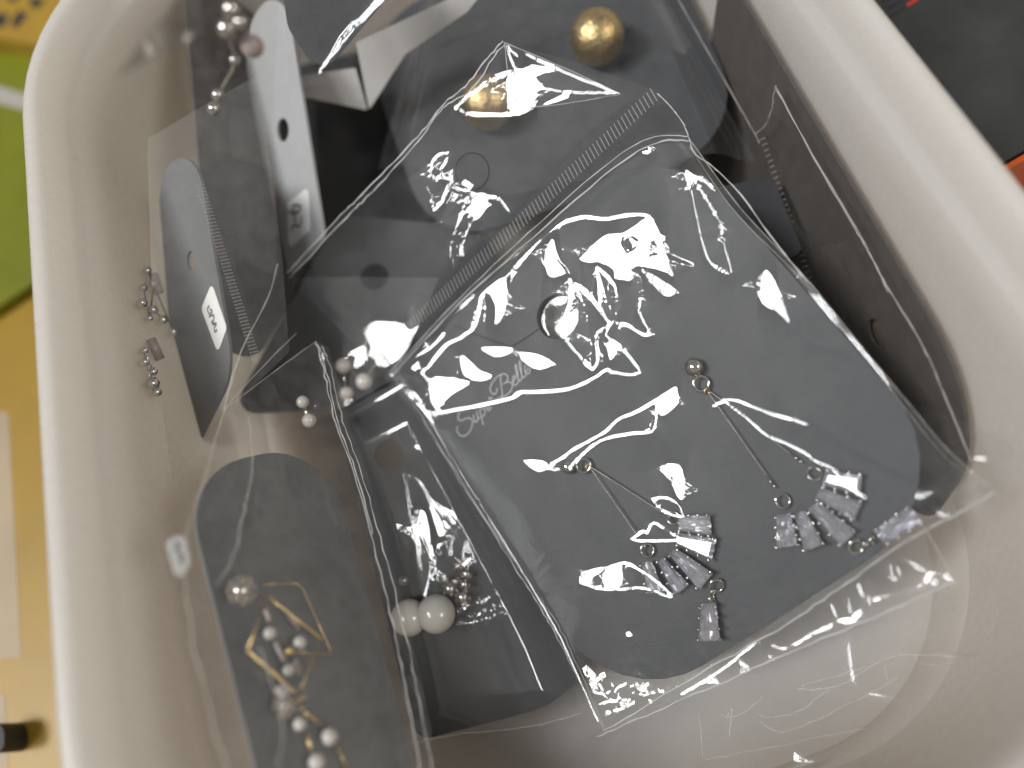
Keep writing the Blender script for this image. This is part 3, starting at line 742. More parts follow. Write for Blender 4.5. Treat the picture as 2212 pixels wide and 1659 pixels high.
cluster(t, PE.hit(*gs(478, 330), h=2.2), 1.7, 30, 'crystal', 'silver')
for a, b in (((678, 378), (1080, 698)), ((513, 770), (892, 1102))): t.part('twisted_side', coil_bar(PE, gs(*a), gs(*b), .17, 2.2, 22 if a[0] > 600 else 26), 'gold', True)
for a, b in (((668, 385), (528, 765)), ((1082, 700), (908, 1090))): wire(t, PE, [gs(*a), gs(*b)], .10, 2.2, 'gold', 'plain_side')
wire(t, PE, cg([(640, 290), (760, 282), (890, 280), (935, 320), (1140, 770), (1145, 805), (1000, 800), (830, 790)]), .11, 1.0, 'gold', 'back_frame')
for x, y, r in ((690, 650, .8), (912, 722, .88), (832, 925, .75)): t.part('pearl', ball(PE.hit(*gs(x, y), h=1.7), r, 20, 14), 'pearl', True)
t.part('gold_bead', ball(PE.hit(*gs(835, 785), h=1.6), .62, 12, 8), 'gold', True)
for a, b in (((730, 720), (800, 860)), ((800, 470), (915, 620)), ((655, 470), (690, 560)), ((880, 850), (910, 960))): t.part('glass_tube', tube([PE.hit(*gs(*a), h=1.3), PE.hit(*gs(*b), h=1.3)], .36, 10), 'rose', True)
t = Thing('earring', 'gold and pearl earring at the bottom edge, lower of the pair', 'earring', PE.hit(*gs(800, 1190)), 'gold rhombus pearl earrings')
cluster(t, PE.hit(*gs(800, 1195), h=2.0), 1.25, 22, 'crystal', 'silver')
t.part('crystal_slab', slab(PE.off(2.9), rounded_poly([PE.off(2.9).uv(*gs(*q)) for q in ((735, 1060), (800, 1010), (850, 1085), (800, 1135))][::-1], .2, 2), .6), 'pearl')
for x, y in ((905, 1150), (925, 1215), (940, 1130)): put_bead(t, 'gold_bead', 'clgold', 'gold', PE.hit(*gs(x, y), h=2.0), .38)
for x, y, r in ((912, 1330, .8), (1135, 1425, 1.05), (1040, 1615, 1.0)): t.part('pearl', ball(PE.hit(*gs(x, y), h=1.6), r, 22, 14), 'pearl', True)
for a, b in (((950, 1240), (1080, 1345)), ((965, 1390), (1002, 1545)), ((1185, 1490), (1260, 1650)), ((1260, 1650), (1290, 1760))): wire(t, PE, [gs(*a), gs(*b)], .18, 1.3, 'gold', 'bar')

# ---- cream beads and crystal flower on the middle card
t = Thing('earring', 'cream satin bead earring with a crystal flower, in front', 'earring', PD.hit(942, 1330), 'cream bead earrings')
t.part('cream_bead', ball(PD.hit(942, 1326, 2.9), 3.25, 32, 20), 'pearl_grey', True)
for a, b, r in ((1008, 1240, .85), (972, 1272, 1.15), (985, 1256, .7), (1000, 1290, 1.2), (1003, 1262, .8), (960, 1252, .7), (990, 1222, .75), (1004, 1306, .7)):
    cluster(t, PD.hit(a, b, 1.6), r, 9, 'crystal', 'silver', .5, 'petal')
t = Thing('earring', 'cream satin bead earring half hidden behind the other cream bead', 'earring', PD.hit(882, 1335), 'cream bead earrings')
t.part('cream_bead', ball(PD.hit(884, 1334, 2.6), 3.1, 28, 18), 'pearl_grey', True)
put_bead(t, 'crystal', 'stcrystal', 'crystal', PD.hit(872, 1254, 1.4), 1.1)
# ---- pearls between the cards at left
t = Thing('earring', 'white pearl cluster earring between the two cards left of the big bag', 'earring', PC.hit(783, 820))
t_ = t
for x, y, r, h in ((786, 824, 1.55, 3), (842, 742, 2.2, 2.6), (742, 790, 1.5, 2.2), (748, 850, 1.3, 2.4)):
    t.part('pearl', ball(PC.hit(x, y, h), r, 22, 14), 'pearl', True)
wire(t, PC, [(748, 850), (742, 790), (786, 824), (842, 742)], .25, 2.4, 'silver', 'pin')
t = Thing('earring', 'white pearl pair lying under the clear bag at the left centre', 'earring', PC.hit(660, 870))
for x, y, r in ((654, 868, 1.05), (668, 908, 1.2)): t.part('pearl', ball(W(x, y, 128), r, 20, 14), 'pearl', True)
wire(t, PC, [(654, 868), (668, 908)], .3, 9, 'silver', 'pin')
# ---- crystals on the standing card at left
for lab, pts in (('small crystal drop earring, upper one on the standing card', [(110, 540, 1.0), (190, 590, 1.0), (262, 662, .95), (338, 752, 1.0), (150, 305, .9), (120, 430, .8), (165, 650, .7), (195, 400, 1.0)]),
                 ('small crystal drop earring, lower sparkling one on the standing card', [(188, 1125, 1.25), (218, 1188, .9), (130, 970, .85), (128, 885, .75), (190, 1040, .85)])):
    x0, y0 = g62([pts[0][:2]])[0]
    t = Thing('earring', lab, 'earring', PG.hit(x0, y0), 'crystal drops on the standing card')
    for a, b, r in pts:
        x, y = g62([(a, b)])[0]; put_bead(t, 'crystal', 'stcrystal', 'crystal', inside_box(PG.hit(x, y, 1.2), 2.2), r * .8, None, 8, 5)
        put_bead(t, 'cup', 'clsilver', 'silver', inside_box(PG.hit(x, y, .5), 1.6), r * .85, None, 8, 5)
    q = [g62([(a, b)])[0] for a, b, r in pts]; t.part('chain', tube([inside_box(PG.hit(a_, b_, .4), 1.4) for a_, b_ in q], .14, 6), 'silver', True)
    xx = [g62([p])[0] for p in (((190, 330), (235, 470)) if 'upper' in lab else ((170, 800), (240, 950)))]
    t.part('glass_tube', tube([inside_box(PG.hit(*xx[0], h=.9), 1.8), inside_box(PG.hit(*xx[1], h=.9), 1.8)], .75, 10), 'rose', True)
# ---- silver beads at the top left
t = Thing('earring', 'silver bead earring sparkling at the top left corner', 'earring', PN.hit(490, 64))
for x, y, r, m in ((490, 62, 1.1, 'silver'), (520, 48, .8, 'silver'), (545, 100, 1.4, 'rose'), (470, 205, .8, 'silver'), (462, 235, .9, 'silver'), (508, 130, .7, 'silver'), (500, 20, 1.0, 'silver')):
    t.part('bead', ball(W(x, y, 86 + .08 * y), r, 16, 10), m, True)
t.part('chain', tube([W(x, y, 87 + .08 * y) for x, y in catmull([(545, 100), (520, 48), (490, 62), (508, 130), (485, 180), (462, 235)], 4)], .2, 6), 'silver', True)

# ================================================================ BAGS
tick_cache = {}
def tick_mesh(l, w, m='mark'):
    k = (round(l, 2), round(w, 2), m)
    if k not in tick_cache:
        V = [(-l / 2, -w / 2, 0), (l / 2, -w / 2, 0), (l / 2, w / 2, 0), (-l / 2, w / 2, 0), (-l / 2, -w / 4, .06), (l / 2, -w / 4, .06), (l / 2, w / 4, .06), (-l / 2, w / 4, .06)]
        me = mesh('seal_mark', V, [(4, 5, 6, 7), (0, 1, 5, 4), (1, 2, 6, 5), (2, 3, 7, 6), (3, 0, 4, 7)], np.zeros(3)); me.materials.append(MT[m]); tick_cache[k] = me
    return tick_cache[k]
def ticks(t, pl, a, b, n, d0, d1, l, w, h=.1, sp0=1.0, m='mark'):
    """row of embossed marks from a to b; direction turns from d0 to d1 (picture degrees); spacing shrinks by sp0 along the row"""
    f = np.cumsum(np.linspace(1, sp0, n)); f = (f - f[0]) / (f[-1] - f[0])
    for k in range(n):
        x = a[0] + (b[0] - a[0]) * f[k]; y = a[1] + (b[1] - a[1]) * f[k]; d = math.radians(d0 + (d1 - d0) * f[k])
        q0, q1 = pl.uv(x, y), pl.uv(x + 4 * math.cos(d), y + 4 * math.sin(d)); e = q1 - q0
        t.inst('seal_mark', tick_mesh(l, w, m), pl.matrix(pl.hit(x, y, h), math.atan2(e[1], e[0])))

# ---- bag 1 : the big bag in front ------------------------------------------------
bag1 = Thing('clear_bag', 'large creased clear bag in front, holding the lettered card with crystal fan earrings', 'bag', P1.hit(1377, 909), 'clear earring bags')
PF1 = P1.off(3.4)
R1 = Relief(PF1, 820, 2180, 180, 1620, .18); R1.dish(.92)
R1.h += .25 * (vnoise(R1.U, R1.V, 17, 3) - .5) + .04 * (vnoise(R1.U, R1.V, 6, 5) - .5)
cr_lines = [
 (c1([(350, 1290), (400, 1230), (470, 1130), (560, 1080), (640, 1010), (670, 900), (700, 810), (820, 740), (960, 590), (1100, 460), (1260, 395), (1400, 405), (1500, 385), (1630, 380), (1680, 440), (1720, 560), (1770, 720)]), .42, 1),
 (c1([(700, 810), (740, 830), (770, 900), (760, 1000)]), .35, .9),
 (c1([(350, 1290), (390, 1350), (400, 1440), (440, 1500)]), .38, 1),
 (c1([(280, 1480), (360, 1525), (500, 1500), (700, 1460), (850, 1420), (870, 1395), (1000, 1390), (1150, 1375), (1270, 1330), (1380, 1260), (1420, 1280), (1540, 1290), (1565, 1260), (1500, 1170), (1400, 1080), (1390, 1050), (1430, 990)]), .42, 1.1),
 (c1([(1430, 990), (1330, 1060), (1330, 1200), (1300, 1260), (1250, 1210), (1160, 1100), (1140, 1000), (1190, 840), (1180, 740)]), .42, 1),
 (c1([(1190, 760), (1240, 790), (1330, 880), (1380, 960), (1400, 1000)]), .45, 1),
 (c1([(1340, 680), (1350, 780), (1360, 940)]), .32, .9),
 (c1([(1340, 670), (1430, 760), (1450, 850), (1440, 960), (1400, 1000)]), .36, 1),
 (c1([(1430, 990), (1500, 1000), (1600, 1060), (1640, 1050), (1580, 940), (1590, 860), (1580, 720), (1520, 750)]), .28, 1),
 (c1([(1880, 140), (1900, 250), (1930, 430), (1960, 560), (2000, 650), (2110, 710), (2080, 560), (2065, 440), (2000, 320), (1900, 160)]), .26, 1),
 (c1([(1900, 165), (1990, 205), (2030, 250)]), .3, 1),
 (c1([(1960, 190), (2060, 400), (2100, 480), (2212, 490)]), .24, .7),
 (c5([(2160, 850), (2040, 930), (1900, 1010), (1780, 1060), (1700, 1140), (1500, 1250), (1420, 1310), (1360, 1350), (1360, 1390), (1400, 1380)]), .34, 1),
 (c5([(2040, 930), (2010, 1130), (1880, 1150), (1660, 1200), (1500, 1340), (1470, 1390)]), .32, 1),
 (c5([(2030, 1140), (2090, 1200), (2150, 1300)]), .35, .7),
 (ce([(1040, 495), (1130, 485), (1220, 530), (1255, 620), (1210, 620), (1110, 580), (1050, 520), (1040, 495)]), .28, 1),
 (ce([(885, 790), (960, 730), (1000, 745), (1040, 670), (1120, 710), (1220, 770), (1220, 792), (1100, 800), (920, 800), (885, 790)]), .26, 1),
 (ce([(520, 1100), (540, 1030), (730, 990), (830, 960), (940, 1010), (1060, 1090), (1170, 1190), (1150, 1205), (1040, 1160), (920, 1140), (830, 1150), (700, 1150), (600, 1130), (520, 1100)]), .3, 1),
 (c6([(200, 975), (280, 935), (360, 940), (480, 990), (600, 1030), (800, 1090)]), .3, .9),
 (c6([(260, 935), (400, 1040), (540, 1160), (680, 1220), (800, 1280), (860, 1330), (960, 1370), (1030, 1450), (1080, 1500), (1180, 1560)]), .28, 1),
 (c6([(560, 1080), (870, 1100), (1150, 1260), (1430, 1410)]), .5, .5),
 (c6([(590, 90), (700, 280), (780, 400), (800, 520), (900, 590), (1000, 600), (1090, 650)]), .4, .45),
 (c6([(780, 520), (780, 420), (880, 370)]), .35, .4),
 (cn([(20, 760), (100, 745), (160, 770), (350, 740)]), .5, .6),
 (cn([(780, 1130), (880, 960), (930, 890), (1020, 770), (1210, 715)]), .3, .45), (cn([(880, 1180), (960, 1060), (990, 1010)]), .3, .4),
 (cn([(520, 1120), (650, 1120), (790, 1190)]), .5, .4), (cn([(100, 720), (180, 600), (265, 565), (200, 660), (100, 730)]), .35, .4),
 (c1([(290, 1390), (330, 1440), (320, 1510), (280, 1400)]), .22, 1), (c1([(310, 1460), (380, 1510), (450, 1500)]), .22, 1), (c1([(320, 1530), (350, 1600), (400, 1570), (380, 1530)]), .22, 1),
 (c1([(110, 1310), (250, 1170), (380, 1060), (450, 990)]), .26, 1.2), (c1([(150, 1330), (300, 1200), (410, 1130), (470, 1050)]), .24, 1.2),
 (c2([(1940, 890), (2000, 950), (2045, 1020), (2030, 1045), (1920, 1000), (1870, 1040), (1860, 1010), (1900, 930), (1940, 890)]), .28, 1),
] + [(c8(p), .24, 1) for p in (
 [(1460, 940), (1520, 1010), (1500, 1040)], [(1520, 1020), (1560, 1120), (1600, 1200), (1640, 1290)], [(1640, 1340), (1700, 1230), (1900, 1210), (1860, 1250), (1700, 1300), (1690, 1380), (1760, 1380), (2000, 1250), (2090, 1190), (2080, 1165), (1900, 1170), (1990, 1105)],
 [(1600, 1040), (1680, 1110), (1720, 1180), (1740, 1200)], [(1670, 1080), (1640, 1160), (1760, 1160)], [(1640, 1360), (1800, 1360), (2080, 1220)], [(1540, 1060), (1580, 1010), (1650, 1050)], [(1620, 1230), (1660, 1300), (1650, 1380), (1690, 1440)], [(1600, 990), (1580, 1080)], [(1700, 1040), (1690, 1090)])]
for p, w, a in cr_lines: R1.crease(p, w, a)
R1.facet(c1([(1260, 620), (1310, 560), (1400, 490), (1500, 480), (1570, 440), (1630, 400), (1680, 420), (1720, 560), (1770, 710), (1700, 690), (1600, 680), (1520, 740), (1440, 740), (1440, 690), (1400, 660), (1340, 650), (1280, 640)]),
    .45, 1.6, 0, [c1([(1480, 530), (1530, 490), (1590, 510), (1570, 570), (1510, 590)]), c1([(1640, 560), (1670, 510), (1705, 580), (1690, 620), (1650, 600)]), c1([(1530, 690), (1580, 665), (1630, 680), (1590, 715)])])
for q, so, ga in (
 (c1([(1600, 700), (1660, 710), (1780, 790), (1790, 830), (1720, 830)]), .3, 1.7),
 (c1([(1055, 600), (1090, 510), (1110, 560), (1115, 640), (1160, 690), (1150, 720), (1060, 720)]), .35, 1.8),
 (c1([(680, 1135), (840, 1135), (800, 1180), (750, 1185), (700, 1165)]), .25, 1.9),
 (c1([(555, 1180), (600, 1210), (660, 1270), (720, 1290), (700, 1320), (640, 1325), (570, 1290)]), .25, 1.8),
 (c1([(870, 1165), (950, 1165), (1070, 1220), (1000, 1260), (940, 1240)]), .3, 1.8),
 (c1([(330, 1215), (310, 1275), (300, 1260)]), .2, 2),
 (c1([(720, 790), (820, 740), (815, 900), (775, 1000), (755, 990), (775, 900), (745, 840)]), .25, 1.7),
 (c1([(400, 1310), (480, 1310), (600, 1330), (560, 1370), (510, 1400), (470, 1440), (430, 1480), (400, 1420)]), .25, 1.7),
 (c1([(1390, 1090), (1440, 1130), (1420, 1200), (1400, 1200)]), .2, 1.9),
 (c1([(1660, 1430), (1780, 1370), (1785, 1460), (1700, 1530), (1670, 1480)]), .3, 1.8),
 (c5([(1180, 1325), (1300, 1330), (1330, 1370), (1280, 1400), (1230, 1380)]), .2, 1.9),
 (ce([(1085, 260), (1240, 250), (1265, 480), (1220, 480), (1170, 370)]), .25, 1.8),
 (ce([(690, 1000), (800, 975), (805, 1130), (700, 1140)]), .3, 1.7), (ce([(530, 1100), (560, 1030), (690, 1000), (600, 1060), (590, 1110)]), .2, 1.6),
 (ce([(850, 1455), (885, 1460), (895, 1490), (865, 1495)]), .2, 2.2),
 (c6([(545, 95), (600, 160), (640, 260), (700, 440), (620, 370), (520, 310), (515, 200)]), .25, 1.8)):
    R1.facet(q, so, ga)
R1.solve(44)
def h_bag1(u, v, s, q):
    edge = np.minimum(np.minimum(s, 1 - s) * 66, np.minimum(q, 1 - q) * 74)
    b = R1.base(u, v) - R1.hc
    h = b - .6 + R1.sample(u, v) * smooth01(edge / 1.5)
    cor = smooth01(1 - np.hypot(s * 66, (1 - q) * 74) / 17)              # crumpled lower left corner
    h = h + cor * (.10 * ridged(u, v, 5.0, 21) + .07 * ridged(u, v, 2.4, 33))
    bot = smooth01(1 - (1 - q) * 74 / 7)
    return h + bot * .06 * ridged(u, v, 5, 44)
top1 = [(850, 815), (1000, 655), (1150, 520), (1330, 365), (1420, 312), (1495, 308)]
bot1 = [(1305, 1578), (1500, 1462), (1700, 1348), (1830, 1258), (1960, 1170), (2060, 1115), (2152, 1063)]
lef1 = [(850, 815), (905, 890), (1000, 1050), (1140, 1270), (1205, 1380), (1305, 1578)]
rig1 = [(1495, 308), (1600, 450), (1740, 600), (1850, 735), (1960, 868), (2050, 975), (2152, 1063)]
bag1.part('front_film', film_on(PF1, top1, bot1, lef1, rig1, 390, 440, h_bag1), 'film', True)
bag1.part('back_film', film_on(P1.off(-.9), top1, bot1, lef1, rig1, 60, 60, lambda u, v, s, q: -.25 * ridged(u, v, 9, 61)), 'film', True)
# flap
PFL = Plane((850, 815, 137), (1495, 308, 115), (760, 470, 132))
R2 = Relief(PFL, 600, 1520, 60, 840, .26); R2.dish(.95, .35)
for p, w, a in (
 (c2([(740, 690), (800, 630), (900, 570), (1050, 480), (1140, 470), (1250, 560), (1250, 680), (1150, 740), (1000, 745), (850, 740), (760, 710), (740, 690)]), .5, 1),
 (c2([(600, 1360), (570, 1250), (580, 1060), (620, 1000), (690, 1000), (640, 1100), (650, 1150), (690, 1150), (720, 1090), (690, 1200), (650, 1310), (600, 1360)]), .42, 1),
 (c2([(580, 1160), (620, 1150), (650, 1150)]), .4, 1),
 (c2([(780, 1160), (840, 1230), (800, 1330), (740, 1500), (720, 1650), (760, 1800), (780, 1900)]), .42, 1), (c2([(840, 1250), (950, 1270), (1040, 1300), (1110, 1400), (1180, 1520), (1240, 1590)]), .42, 1),
 (c2([(930, 1380), (850, 1440), (810, 1530), (790, 1659)]), .4, 1), (c2([(930, 1370), (920, 1470), (890, 1600), (850, 1850)]), .3, 1)):
    R2.crease(p, w, a)
for q, so, ga in ((c2([(1090, 470), (1250, 480), (1270, 690), (1110, 740)]), .5, 1.7), (c2([(780, 1150), (850, 1200), (820, 1250), (780, 1200)]), .3, 1.8), (c2([(850, 1250), (940, 1280), (940, 1370), (860, 1420), (820, 1340)]), .3, .8)):
    R2.facet(q, so, ga)
R2.solve()
def h_flap(u, v, s, q):
    edge = np.minimum(np.minimum(s, 1 - s) * 66, 99)
    return (R2.base(u, v) - R2.hc) * smooth01(q * 4) + R2.sample(u, v) * smooth01(edge / 2) * smooth01(q * 12) + .3 * (vnoise(u, v, 19, 13) - .5) + .05 * (vnoise(u, v, 5, 15) - .5)
ftop = c2([(-352, 1770), (0, 1390), (100, 1300), (300, 1090), (500, 880), (610, 740), (680, 660), (780, 580), (870, 480), (970, 350), (1050, 270)])
fright = [(1495, 308), (1440, 215), (1418, 200), (1250, 140), (1087, 90)]
fleft = [(850, 815), (735, 703), (620, 590)]
flap = bag1.part('flap', film_on(PFL, top1, ftop, fleft, fright, 210, 140, h_flap), 'film', True)
# turned-over corner of the flap
PFC = PFL.off(1.4)
R3 = Relief(PFC, 1080, 1350, 80, 240, .2); R3.dish(.9)
for p, w, a in ((c2([(1060, 290), (1100, 400), (1170, 520), (1250, 560), (1500, 600), (1800, 605)]), .3, 1.1), (c2([(1200, 350), (1450, 470), (1700, 570), (1800, 600)]), .3, 1.1), (c2([(1065, 285), (1090, 320), (1130, 355)]), .25, 1.2)):
    R3.crease(p, w, a)
for q, so, ga in ((c2([(1180, 430), (1250, 420), (1400, 460), (1280, 480), (1240, 520), (1180, 500)]), .3, 1.7), (c2([(1290, 680), (1440, 610), (1480, 640)]), .25, 1.8)): R3.facet(q, so, ga)
R3.solve()
bag1.part('folded_corner', film_on(PFC, [(1106, 235), (1220, 224), (1340, 203)], [(1090, 92), (1091, 91.5), (1092, 91)], [(1106, 235), (1098, 170), (1090, 92)], [(1340, 203), (1220, 147), (1092, 91)], 70, 50,
    lambda u, v, s, q: R3.base(u, v) - R3.hc + R3.sample(u, v)), 'film', True, parent=flap)
bag1.part('fold_edge', join(seam(PFC, [(1090, 92), (1098, 170), (1106, 235)], .10, 0, .05), seam(PFC, [(1106, 235), (1220, 224), (1340, 203)], .10, 0, .08), seam(PFC, [(1090, 92), (1220, 147), (1340, 203)], .10, 0, .05)), 'seam_faint', True, parent=flap)
bag1.part('vent_hole_rim', tube([PFL.hit(1020 + 36 * math.cos(t), 370 + 40 * math.sin(t), .1) for t in np.arange(40) * 2 * math.pi / 40], .07, 5, True), 'thread', True, parent=flap)
bag1.part('flap_edge', join(seam(PFL, ftop, .13, .25, .25, 5, 1), seam(PFL, [(x + 6 + 5 * math.sin(i), y + 7 + 4 * math.cos(i * 1.7)) for i, (x, y) in enumerate(ftop)], .11, .3, .25, 5, 2)), 'seam', True, parent=flap)
bag1.part('opening_seam', join(seam(PFL, [(x - 2, y - 4) for x, y in top1], .12, .3, .2, 6, 3), seam(PFL, [(x - 8 + 3 * math.sin(i * 2), y - 14 + 4 * math.cos(i)) for i, (x, y) in enumerate(top1)], .08, .3, .2, 6, 4)), 'seam', True)
bag1.part('side_seam', join(seam(PF1, lef1, .08, -.4, .55, 12, 5), seam(PF1, [(x + 8 + 7 * math.sin(2.1 * i), y - 4) for i, (x, y) in enumerate(lef1)], .05, -.2, .6, 12, 6)), 'seam', True)
bag1.part('side_seam', join(seam(PF1, rig1, .08, -.4, .35, 9, 7), seam(PF1, [(x - 6 - 6 * math.sin(1.7 * i), y + 8) for i, (x, y) in enumerate(rig1)], .05, -.3, .3, 9, 8)), 'seam_faint', True)
bag1.part('side_seam', seam(P1, [(1418, 200), (1450, 232), (1480, 275), (1500, 330), (1540, 360), (1600, 420), (1650, 490), (1700, 555), (1745, 610)], .10, 2.8, .5, 8, 9), 'seam', True)
PBS = Plane((1305, 1578, 118), (2065, 1256, 98), (2152, 1063, 97))
R4 = Relief(PBS, 1280, 2170, 1050, 1600, .2); R4.dish(.95, .4)
ck = lambda p: [(1474.6 + .33337 * a, 1106 + .33337 * b) for a, b in p]
for p in ([(1340, 330), (1360, 440)], [(1380, 340), (1405, 380), (1390, 430)], [(1420, 300), (1520, 350), (1600, 390), (1720, 402)], [(1190, 580), (1350, 540), (1500, 500), (1750, 430)], [(1130, 470), (1180, 560), (1160, 680)], [(1060, 520), (1080, 620), (1110, 665), (1180, 650)],
  [(560, 860), (680, 885), (880, 770), (960, 740)], [(950, 590), (990, 660), (970, 760)], [(570, 970), (590, 930)], [(370, 980), (430, 1010), (380, 1050)], [(180, 1110), (200, 1080), (230, 1140), (100, 1190)], [(0, 1180), (120, 1110), (260, 1020), (500, 830)], [(1210, 440), (1200, 540), (1215, 600)], [(1560, 430), (1650, 440)]):
    R4.crease(ck(p), .22, 1)
for p in (ck([(1420, 300), (1470, 310), (1600, 380), (1700, 400), (1600, 405)]), ck([(1010, 700), (1090, 680), (1150, 700), (1060, 725)])): R4.facet(p, .2, 1.6)
R4.solve(30)
strip = bag1.part('bottom_strip', film_on(PBS, [(1290, 1592), (1500, 1500), (1800, 1370), (2065, 1256)], bot1, [(1290, 1592), (1305, 1578)], [(2065, 1256), (1995, 1136), (2152, 1063)], 240, 40,
    lambda u, v, s, q: R4.base(u, v) - R4.hc + R4.sample(u, v)), 'film', True)
bag1.part('bottom_fold', join(seam(PBS, bot1, .10, .8, .3, 7, 10), seam(PBS, [(1290, 1592), (1500, 1500), (1800, 1370), (2065, 1256)], .09, .2, .3, 12, 11)), 'seam', True)
bag1.part('corner_fold', join(seam(PBS, [(2065, 1256), (2030, 1196), (1995, 1136)], .08, .3, .1, 5, 12)), 'seam_faint', True)
ticks(bag1, PFL, (1412, 205), (826, 762), 86, 60, 70, 2.05, .17, .25, .72)

# ---- bag of the middle card (cream beads)
bagD = Thing('clear_bag', 'clear bag with bright folds over the cream beads, left of the big bag', 'bag', PD.hit(950, 1200), 'clear earring bags')
PFD = PD.off(4.5)
RD = Relief(PFD, 720, 1320, 780, 1620, .28); RD.dish(1.0, .4)
for p, w, a in (
 ([(866, 1020), (871, 1036), (881, 1106), (897, 1239), (911, 1293)], .4, 1), ([(866, 1020), (904, 1040), (924, 1076), (951, 1093), (997, 1106), (1030, 1080)], .5, 1),
 ([(893, 1106), (896, 1200), (909, 1290)], .4, 1), ([(912, 1106), (926, 1180), (914, 1290)], .4, 1),
 ([(1020, 1096), (1014, 1106), (990, 1140), (977, 1160), (971, 1196), (966, 1190)], .4, 1), ([(985, 1150), (960, 1166), (937, 1203), (917, 1293)], .4, 1),
 ([(1007, 1173), (1024, 1203), (1005, 1222), (1000, 1200), (1007, 1173)], .32, 1), ([(1047, 1129), (1041, 1165), (1039, 1203), (1050, 1150)], .3, 1), ([(1081, 1186), (1071, 1209), (1091, 1209)], .3, 1),
 ([(934, 1346), (991, 1323), (1060, 1290), (1137, 1253)], .35, 1), ([(937, 1353), (1020, 1345), (1087, 1323), (1114, 1323), (1137, 1286)], .4, 1), ([(1011, 1333), (1060, 1318), (1097, 1299), (1085, 1292)], .35, 1),
 ([(905, 935), (918, 955), (912, 975)], .4, 1), ([(895, 965), (930, 972)], .4, 1)):
    RD.crease(p, w, a)
for q, so, ga in (([(895, 1106), (910, 1106), (924, 1180), (915, 1280), (908, 1280), (898, 1200)], .3, 1.7), ([(924, 1080), (960, 1097), (1000, 1104), (965, 1140), (950, 1158), (938, 1140)], .35, 1.8), ([(1000, 1210), (1020, 1208), (1010, 1228)], .2, 1.8), ([(908, 940), (918, 945), (914, 962)], .2, 1.8), ([(900, 965), (928, 966), (930, 975)], .2, 1.8)):
    RD.facet(q, so, ga)
RD.solve()
bagD.part('front_film', film_on(PFD, [(728, 893), (800, 855), (866, 822)], [(898, 1605), (1100, 1590), (1298, 1560)], [(728, 893), (800, 1180), (898, 1605)], [(866, 822), (915, 890), (1010, 1050), (1150, 1270), (1215, 1380), (1298, 1560)], 200, 220,
    lambda u, v, s, q: RD.base(u, v) - RD.hc + RD.sample(u, v) + .4 * (vnoise(u, v, 14, 23) - .5) - 3.4 * (1 - smooth01(np.minimum(np.minimum(s, 1 - s) * 30, np.minimum(q, 1 - q) * 60) / 7))), 'film', True)
bagD.part('bottom_seam', seam(PD, [(898, 1602), (1000, 1585), (1150, 1568), (1260, 1540)], .14, .8, .2, 6, 20), 'seam_faint', True)

# ---- bag of the gold rhombus card
bagE = Thing('clear_bag', 'clear bag around the gold rhombus earrings with a sharp right edge', 'bag', PE.hit(640, 1300), 'clear earring bags')
PFE = PE.off(5.0)
ER = [(681, 738), (700, 800), (722, 900), (760, 1010), (800, 1150), (850, 1350), (880, 1500), (912, 1690)]
EL = [(484, 885), (450, 1010), (400, 1180), (420, 1400), (500, 1700)]
RE = Relief(PFE, 380, 930, 720, 1700, .3)
for p, w, a in (([(700, 1040), (715, 1080), (722, 1105), (735, 1130)], .5, 1.1), ([(735, 1115), (790, 1100), (792, 1140), (800, 1165)], .35, 1), ([(830, 1355), (835, 1395), (850, 1420), (848, 1370), (852, 1350)], .4, 1), ([(500, 1015), (470, 1070), (445, 1110)], .6, 1), ([(470, 1010), (490, 1040), (455, 1085)], .5, 1),
 ([(540, 1020), (530, 1080), (505, 1200), (470, 1260)], .7, .6), ([(600, 1560), (620, 1500), (640, 1430)], .6, .5), ([(560, 1480), (600, 1570), (640, 1659)], .6, .5), ([(740, 1640), (790, 1590), (820, 1560)], .5, .5)):
    RE.crease(p, w, a)
for q, so, ga in (([(735, 1215), (760, 1222), (785, 1218), (760, 1232)], .3, 1.8), ([(832, 1365), (842, 1360), (846, 1410), (838, 1400)], .3, 1.7), ([(440, 1040), (500, 1025), (485, 1060), (430, 1100)], .4, 1.6), ([(505, 1225), (512, 1235), (505, 1245)], .3, 1.6)): pass
RE.solve(0)
bagE.part('front_film', film_on(PFE, [(484, 885), (580, 812), (681, 738)], [(500, 1700), (700, 1710), (912, 1690)], EL, ER, 150, 260,
    lambda u, v, s, q: RE.sample(u, v) + .9 * (vnoise(u, v, 13, 31) - .5) + .22 * ridged(u, v, 8, 35) * smooth01(1 - q * 2.2)), 'film_hazy', True)
bagE.part('side_seam', join(seam(PFE, ER, .11, .2, .3, 7, 31), seam(PFE, [(x + 16 + i * 1.5, y + 10) for i, (x, y) in enumerate(ER)], .08, .1, .3, 7, 32), seam(PFE, [(x + 6, y + 4) for x, y in ER[:5]], .09, .4, .3, 7, 33)), 'seam', True)
PE2 = PFE.off(-1.0)
bagE.part('side_gusset', film_on(PE2, ER, [(x + 26 + i * 1.5, y + 12) for i, (x, y) in enumerate(ER)], [ER[0], (ER[0][0] + 26, ER[0][1] + 12)], [ER[-1], (ER[-1][0] + 36, ER[-1][1] + 12)], 160, 14, lambda u, v, s, q: .35 * ridged(u, v, 5, 39)), 'film_dull', True)
bagE.part('side_seam', join(seam(PFE, EL, .10, .1, .3, 7, 36), seam(PFE, [(540, 900), (545, 1020), (530, 1090), (505, 1200), (470, 1260)], .12, .3, .3, 7, 37), seam(PFE, [(600, 1659), (610, 1560), (590, 1480), (560, 1400)], .10, .3, .3, 7, 38)), 'seam_faint', True)
bagE.part('top_edge', seam(PFE, [(484, 885), (580, 812), (681, 738)], .1, .1, .1, 6, 34), 'seam_faint', True)
